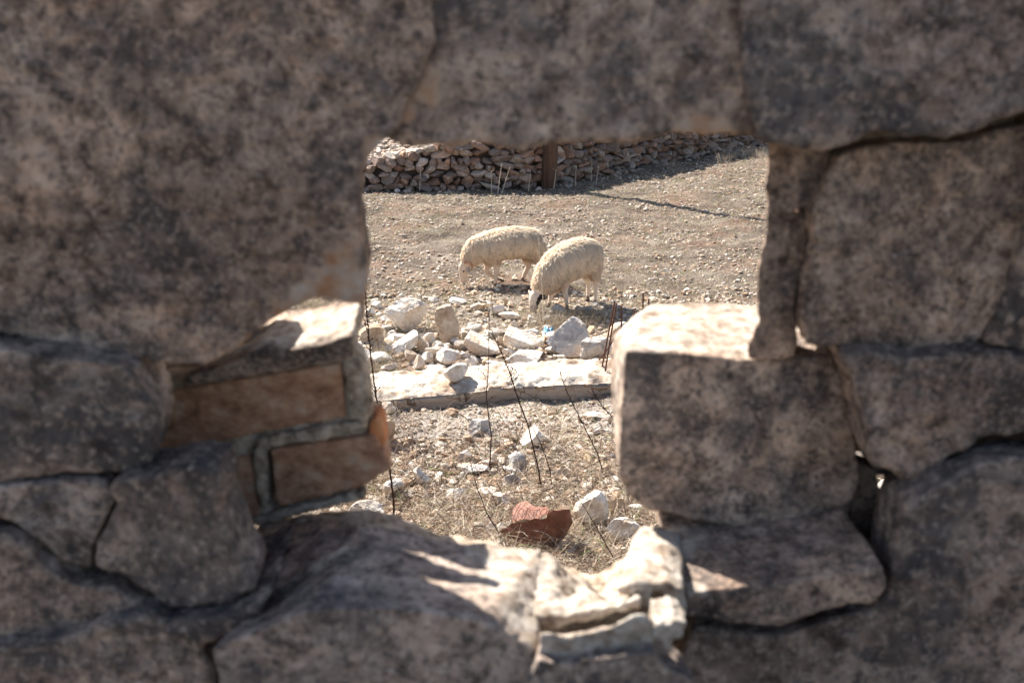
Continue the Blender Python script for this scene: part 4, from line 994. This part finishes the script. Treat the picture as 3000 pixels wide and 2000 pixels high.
def build_sheep(label, origin, yaw, spine, head, legs, ear, eye, horn, coat, dark, seed, patches=()):
    """local frame: x forward, y to the animal's left, z up, metres."""
    root = empty('sheep', tuple(origin)); root.rotation_euler = (0, 0, yaw); tag(root, label, 'sheep', 'sheep grazing in the field')
    parts = [spine_rings(spine), spine_rings(head)]
    for leg in legs: parts.append(tube([p[:3] for p in leg], [p[3] for p in leg], 12))
    V, Fl = merge(parts)
    for i in range(1): pass
    me_o = mesh_np('body', V, Fl, M_SKIN, None, (0, 0, 0), True); me_o.parent = root
    bpy.context.view_layer.update()
    me_o.modifiers.new('x', 'REMESH'); me_o.modifiers['x'].mode = 'VOXEL'; me_o.modifiers['x'].voxel_size = .008
    bake(me_o, None, 4, ())
    me = me_o.data; n = len(me.vertices); V = np.empty(n * 3, dtype=np.float32); me.vertices.foreach_get('co', V); V = V.reshape(-1, 3)
    rs = np.random.RandomState(seed)
    col = np.tile(np.array(coat), (n, 1)).astype(np.float32)
    low = V[:, 2] < .055; col[low] = (.20, .15, .12)
    for (cx, cy, cz, rr_, cc_) in patches:
        m = np.linalg.norm(V - np.array((cx, cy, cz)), axis=1) < rr_ * (1 + .3 * vnoise(V[:, 0] * 50, V[:, 2] * 50, 7)); col[m] = cc_
    at = me.attributes.new('tint', 'FLOAT_COLOR', 'POINT'); c4 = np.ones((n, 4), dtype=np.float32); c4[:, :3] = col; at.data.foreach_set('color', c4.ravel())
    # fleece: locks rooted on trunk and neck
    N_ = np.empty(n * 3, dtype=np.float32); me.vertices.foreach_get('normal', N_); N_ = N_.reshape(-1, 3)
    SPp = np.array([(p[0], p[1], p[2]) for p in spine]); SR = np.array([max(p[3], p[4]) for p in spine])
    # distance to the spine polyline relative to its radius
    best = np.full(n, 9.0); par = np.zeros(n)
    for i in range(len(SPp) - 1):
        a, b = SPp[i], SPp[i + 1]; ab = b - a; t = np.clip(((V - a) @ ab) / (ab @ ab), 0, 1); d = np.linalg.norm(V - (a + t[:, None] * ab), axis=1) / (SR[i] * (1 - t) + SR[i + 1] * t)
        m = d < best; best[m] = d[m]; par[m] = (i + t[m]) / (len(SPp) - 1)
    HP = np.array([(p[0], p[1], p[2]) for p in head]); dh = np.full(n, 9.0)
    for i in range(len(HP) - 1):
        a, b = HP[i], HP[i + 1]; ab = b - a; t = np.clip(((V - a) @ ab) / (ab @ ab), 0, 1); dh = np.minimum(dh, np.linalg.norm(V - (a + t[:, None] * ab), axis=1))
    wool = ((best < 1.15) & ((par < .93) | (best < dh * 6)) | (V[:, 2] > .27)) & ~((dh < .075) & (par > .9)) & ~((par > .97))
    wool &= V[:, 2] > .20
    ids = np.where(wool)[0]
    c4[wool, :3] = (.92, .76, .58); at.data.foreach_set('color', c4.ravel())
    K = 19000; r_ = ids[rs.randint(len(ids), size=K)]
    p = V[r_] + rs.normal(0, .003, (K, 3)); nn = N_[r_]
    down = np.array((-.35, 0, -1.0)); fl = np.tile(down, (K, 1)) - nn * (nn @ down)[:, None]
    fl /= (np.linalg.norm(fl, axis=1)[:, None] + 1e-6)
    clump = vnoise(p[:, 0] * 28 + p[:, 1] * 9, p[:, 2] * 16 + p[:, 1] * 11, 12)[:, None]
    Ln = (.026 + .018 * rs.rand(K))[:, None] * np.clip(1 - (par[r_][:, None] - .82) * 2.6, .5, 1)
    up = 0.30 + .3 * clump + rs.normal(0, .10, (K, 1))
    sw = rs.normal(0, .18, (K, 3)); dirn = fl + nn * np.clip(up, .12, 1.0) + sw; dirn /= np.linalg.norm(dirn, axis=1)[:, None]
    side = np.cross(dirn, nn); side /= (np.linalg.norm(side, axis=1)[:, None] + 1e-6)
    q0 = p + nn * .002; q1 = p + dirn * Ln * .55 + nn * .006; q2 = p + dirn * Ln + fl * Ln * .25; wv = (.0035 + .003 * rs.rand(K))[:, None]
    LV = np.stack([q0 - side * wv, q0 + side * wv, q1 - side * wv * .8, q1 + side * wv * .8, q2], 1).reshape(-1, 3)
    b5 = (np.arange(K) * 5)[:, None]
    LF4 = np.array([(0, 1, 3, 2)]) + b5; LF3 = np.array([(2, 3, 4)]) + b5
    tint = np.clip(.98 + .22 * clump[:, 0] + rs.normal(0, .05, K), .6, 1.02)
    fc = vnoise(p[:, 0] * 75 + p[:, 1] * 30, p[:, 2] * 30 + p[:, 1] * 40, 15); tint *= np.where(fc < -.28, .84, 1.0)
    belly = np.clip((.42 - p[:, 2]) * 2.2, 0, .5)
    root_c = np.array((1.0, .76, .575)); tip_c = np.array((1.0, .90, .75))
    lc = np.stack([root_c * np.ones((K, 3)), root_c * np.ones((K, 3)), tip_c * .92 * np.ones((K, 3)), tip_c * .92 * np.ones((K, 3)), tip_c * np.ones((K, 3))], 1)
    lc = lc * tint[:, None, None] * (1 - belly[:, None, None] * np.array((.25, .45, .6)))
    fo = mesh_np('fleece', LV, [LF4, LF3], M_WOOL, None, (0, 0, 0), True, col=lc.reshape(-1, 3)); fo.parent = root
    # ears
    for e in ear:
        Ve, Fe = ICO[3]; Ve = Ve.copy(); Ve[:, 0] *= (1 - .35 * Ve[:, 2]); Ve = Ve * np.array((.020, .007, .048)); Ve[:, 1] += Ve[:, 2] ** 2 * 2
        R = Vector(e[3]).normalized().to_track_quat('Z', 'Y').to_matrix(); Ve = Ve @ np.array(R.transposed()) + np.array(e[:3]) + np.array(Vector(e[3]).normalized()) * .035
        eo = mesh_np('ear', Ve, Fe, M_SKIN, None, (0, 0, 0), True, col=np.tile(e[4], (len(Ve), 1))); eo.parent = root
    for e in eye:
        Ve, Fe = ICO[3]; eo = mesh_np('eye', Ve * .009 + np.array(e), Fe, M_EYE, None, (0, 0, 0), True); eo.parent = root
    for h in horn:
        Vh, Fh = tube(h, [.019 - .0145 * i / (len(h) - 1) for i in range(len(h))], 10); ho = mesh_np('horn', Vh, Fh, M_HORN, None, (0, 0, 0), True); ho.parent = root
    # hooves
    for leg in legs:
        e = Vector(leg[-1][:3]); pr = Vector(leg[-2][:3])
        d = (e - pr).normalized(); Vh, Fh = tube([e - d * .022, e, e + d * .016], [.015, .019, .021], 10); ho = mesh_np('hoof', Vh, Fh, M_HOOF, None, (0, 0, 0), True); ho.parent = root
    return root
# ---- left sheep : traced in zoom coordinates (x,y in a 2352-wide crop of 1300..1800 x 620..940)
def zz3(x, y): return 1300 + x * 500 / 2352, 620 + y * 320 / 1505
yaw1 = math.radians(14); sc1 = 1372.0
o1 = on_ground(*zz3(850, 1015))
def L1(px, py, yl=0.0):
    fwd = (850 - px) / sc1 / math.cos(yaw1); gy = 1015 + fwd * 105; return (fwd, yl, (gy + yl * 330 * 1.0 - py) / sc1 / .97)
def Sp(f, px, ptop, pbot, rw, tip=None):
    a = f(px[0] if isinstance(px, tuple) else px, (ptop + pbot) / 2); return (a[0], 0, a[2], rw, (pbot - ptop) / 2 / sc1 / .97 - .012)
spine1 = [Sp(L1, 1372, 330, 470, .05), Sp(L1, 1360, 270, 560, .105), Sp(L1, 1330, 225, 610, .13), Sp(L1, 1270, 195, 640, .148), Sp(L1, 1150, 172, 600, .155), Sp(L1, 980, 165, 625, .165), Sp(L1, 800, 195, 635, .165), Sp(L1, 650, 230, 690, .15), Sp(L1, 540, 280, 695, .125)]
def pt(f, px, py, rw, rh): a = f(px, py); return (a[0], 0, a[2], rw, rh)
spine1 += [pt(L1, 440, 510, .10, .135), pt(L1, 370, 590, .078, .11), pt(L1, 310, 665, .06, .08), pt(L1, 275, 725, .05, .06)]
head1 = [pt(L1, 285, 700, .045, .055), pt(L1, 262, 760, .05, .064), pt(L1, 252, 820, .046, .057), pt(L1, 246, 880, .036, .045), pt(L1, 243, 930, .030, .034), pt(L1, 240, 970, .026, .025), pt(L1, 238, 986, .014, .012)]
def lp(f, px, py, yl, r): a = f(px, py, 0); return (a[0], yl, a[2] + 0.0, r)
def leg_l(f, pts, yl): return [(f(x, y, yl)[0], yl * (.3, .75, 1)[min(i, 2)], max(f(x, y, yl)[2], .015), r) for i, (x, y, r) in enumerate(pts)]
legs1 = [leg_l(L1, [(665, 600, .075), (690, 700, .050), (700, 790, .030), (686, 880, .024), (682, 960, .017), (672, 1010, .017), (650, 1052, .017)], .085),
         leg_l(L1, [(640, 600, .07), (620, 720, .042), (602, 800, .030), (645, 865, .024), (740, 905, .017), (830, 940, .018), (880, 985, .016)], -.085),
         leg_l(L1, [(1220, 450, .11), (1215, 580, .075), (1200, 650, .052), (1215, 735, .034), (1165, 830, .024), (1125, 920, .018), (1105, 975, .018), (1062, 1012, .017)], -.08),
         leg_l(L1, [(1290, 450, .10), (1310, 590, .07), (1330, 700, .045), (1360, 780, .030), (1345, 880, .020), (1330, 980, .018), (1318, 1035, .017)], .08)]
h0 = L1(250, 740); ec = L1(262, 800)
horn1 = [[(ec[0] - .005 + .052 * math.cos(t) - .01, .050 + .022 * t / 3, ec[2] + .045 + .052 * math.sin(t)) for t in np.linspace(1.0, 4.4, 14)],
         [(ec[0] - .005 + .052 * math.cos(t) - .01, -.050 - .022 * t / 3, ec[2] + .045 + .052 * math.sin(t)) for t in np.linspace(1.0, 4.4, 14)]]
e1 = L1(290, 775); ey1 = L1(236, 812)
build_sheep('sheep in profile facing left with a curled horn, farther of the two, head lowered', o1, math.pi + yaw1 * 1.0, spine1, head1, legs1,
            [(e1[0], .045, e1[2] + .015, (-.25, .45, -.7), (.50, .44, .42)), (e1[0], -.045, e1[2] + .015, (-.25, -.5, -.6), (.55, .46, .42))],
            [(ey1[0], .046, ey1[2]), (ey1[0], -.046, ey1[2])], horn1, (.70, .56, .44), None, 1,
            patches=[(*[L1(238, 975)[0], 0, L1(238, 975)[2]], .028, (.55, .33, .26))])
# tail of the left sheep
# ---- right sheep
yaw2 = math.radians(34); sc2 = 1440.0
o2 = on_ground(*zz3(1800, 1302))
def L2(px, py, yl=0.0):
    fwd = (1800 - px) / sc2 / math.cos(yaw2) ; fwd = fwd + yl * math.tan(yaw2) * 0
    gy = 1302 + fwd * math.cos(yaw2) * sc2 * .167
    return (fwd, yl, (gy - py) / sc2 / .97)
def Sp2(px, ptop, pbot, rw): a = L2(px, (ptop + pbot) / 2); return (a[0], 0, a[2], rw, (pbot - ptop) / 2 / sc2 / .97 - .014)
spine2 = [Sp2(2120, 500, 700, .06), Sp2(2108, 440, 770, .10), Sp2(2070, 385, 830, .13), Sp2(2000, 350, 850, .14), Sp2(1880, 330, 870, .155), Sp2(1740, 380, 930, .16), Sp2(1610, 450, 990, .15), Sp2(1510, 530, 1030, .13)]
def pt2(px, py, rw, rh): a = L2(px, py); return (a[0], 0, a[2], rw, rh)
spine2 += [pt2(1425, 880, .115, .15), pt2(1365, 970, .10, .125), pt2(1315, 1050, .08, .10), pt2(1275, 1110, .065, .075)]
head2 = [pt2(1270, 1100, .05, .06), pt2(1240, 1160, .055, .065), pt2(1222, 1220, .050, .06), pt2(1212, 1280, .040, .047), pt2(1208, 1340, .032, .037), pt2(1206, 1390, .027, .028), pt2(1205, 1412, .015, .015)]
def leg2(pts, yl):
    out = []
    for x, y, r in pts:
        # lateral offset shifts the leg across the picture and toward / away from the viewer
        lx = yl * math.sin(yaw2); xx_ = x + 0
        fwd = (1800 - x) / sc2 / math.cos(yaw2) - (-yl) * math.tan(yaw2)
        ygr = o2.y; dpx = (fwd * math.sin(yaw2) + yl * math.cos(yaw2)) * 80 * 4.704 * .93
        gy_ = 1302 + dpx; out.append((fwd, yl * (.3, .75, 1)[min(len(out), 2)], max((gy_ - y) / sc2 / .97, .014), r))
    return out
legs2 = [leg2([(1640, 900, .075), (1640, 1010, .05), (1652, 1100, .030), (1668, 1190, .024), (1680, 1260, .018), (1686, 1310, .018), (1680, 1345, .018)], .075),
         leg2([(1520, 980, .06), (1490, 1080, .04), (1462, 1140, .028), (1450, 1200, .022), (1436, 1270, .017), (1424, 1320, .017), (1410, 1352, .018)], -.075),
         leg2([(2090, 640, .10), (2095, 780, .07), (2090, 880, .045), (2110, 960, .032), (2104, 1080, .020), (2096, 1180, .018), (2090, 1268, .018)], .075),
         leg2([(1990, 700, .09), (1985, 830, .06), (1990, 900, .042), (2022, 985, .032), (2016, 1080, .020), (2010, 1170, .018), (2008, 1235, .018)], -.075)]
hx = L2(1235, 1175); k2 = L2(1245, 1230)
build_sheep('nearer sheep on the right with a black-patched face down among the stones', o2, math.pi + yaw2, spine2, head2, legs2,
            [(hx[0] - .01, .05, hx[2] + .01, (-.35, 1.0, -.12), (.05, .04, .04)), (hx[0] + .0, -.05, hx[2] + .01, (-.1, -.8, .35), (.62, .50, .42))],
            [(k2[0] + .0, .050, k2[2]), (k2[0] + .0, -.050, k2[2])], [], (.74, .62, .51), None, 2,
            patches=[(k2[0] + .0, .0, k2[2] - .10, .10, (.46, .38, .33)), (k2[0] - .0, .062, k2[2] - .01, .036, (.08, .06, .05)), (k2[0] - .03, .05, k2[2] + .03, .05, (.05, .04, .035)), (k2[0] - .01, .02, k2[2] - .15, .022, (.28, .20, .17))])
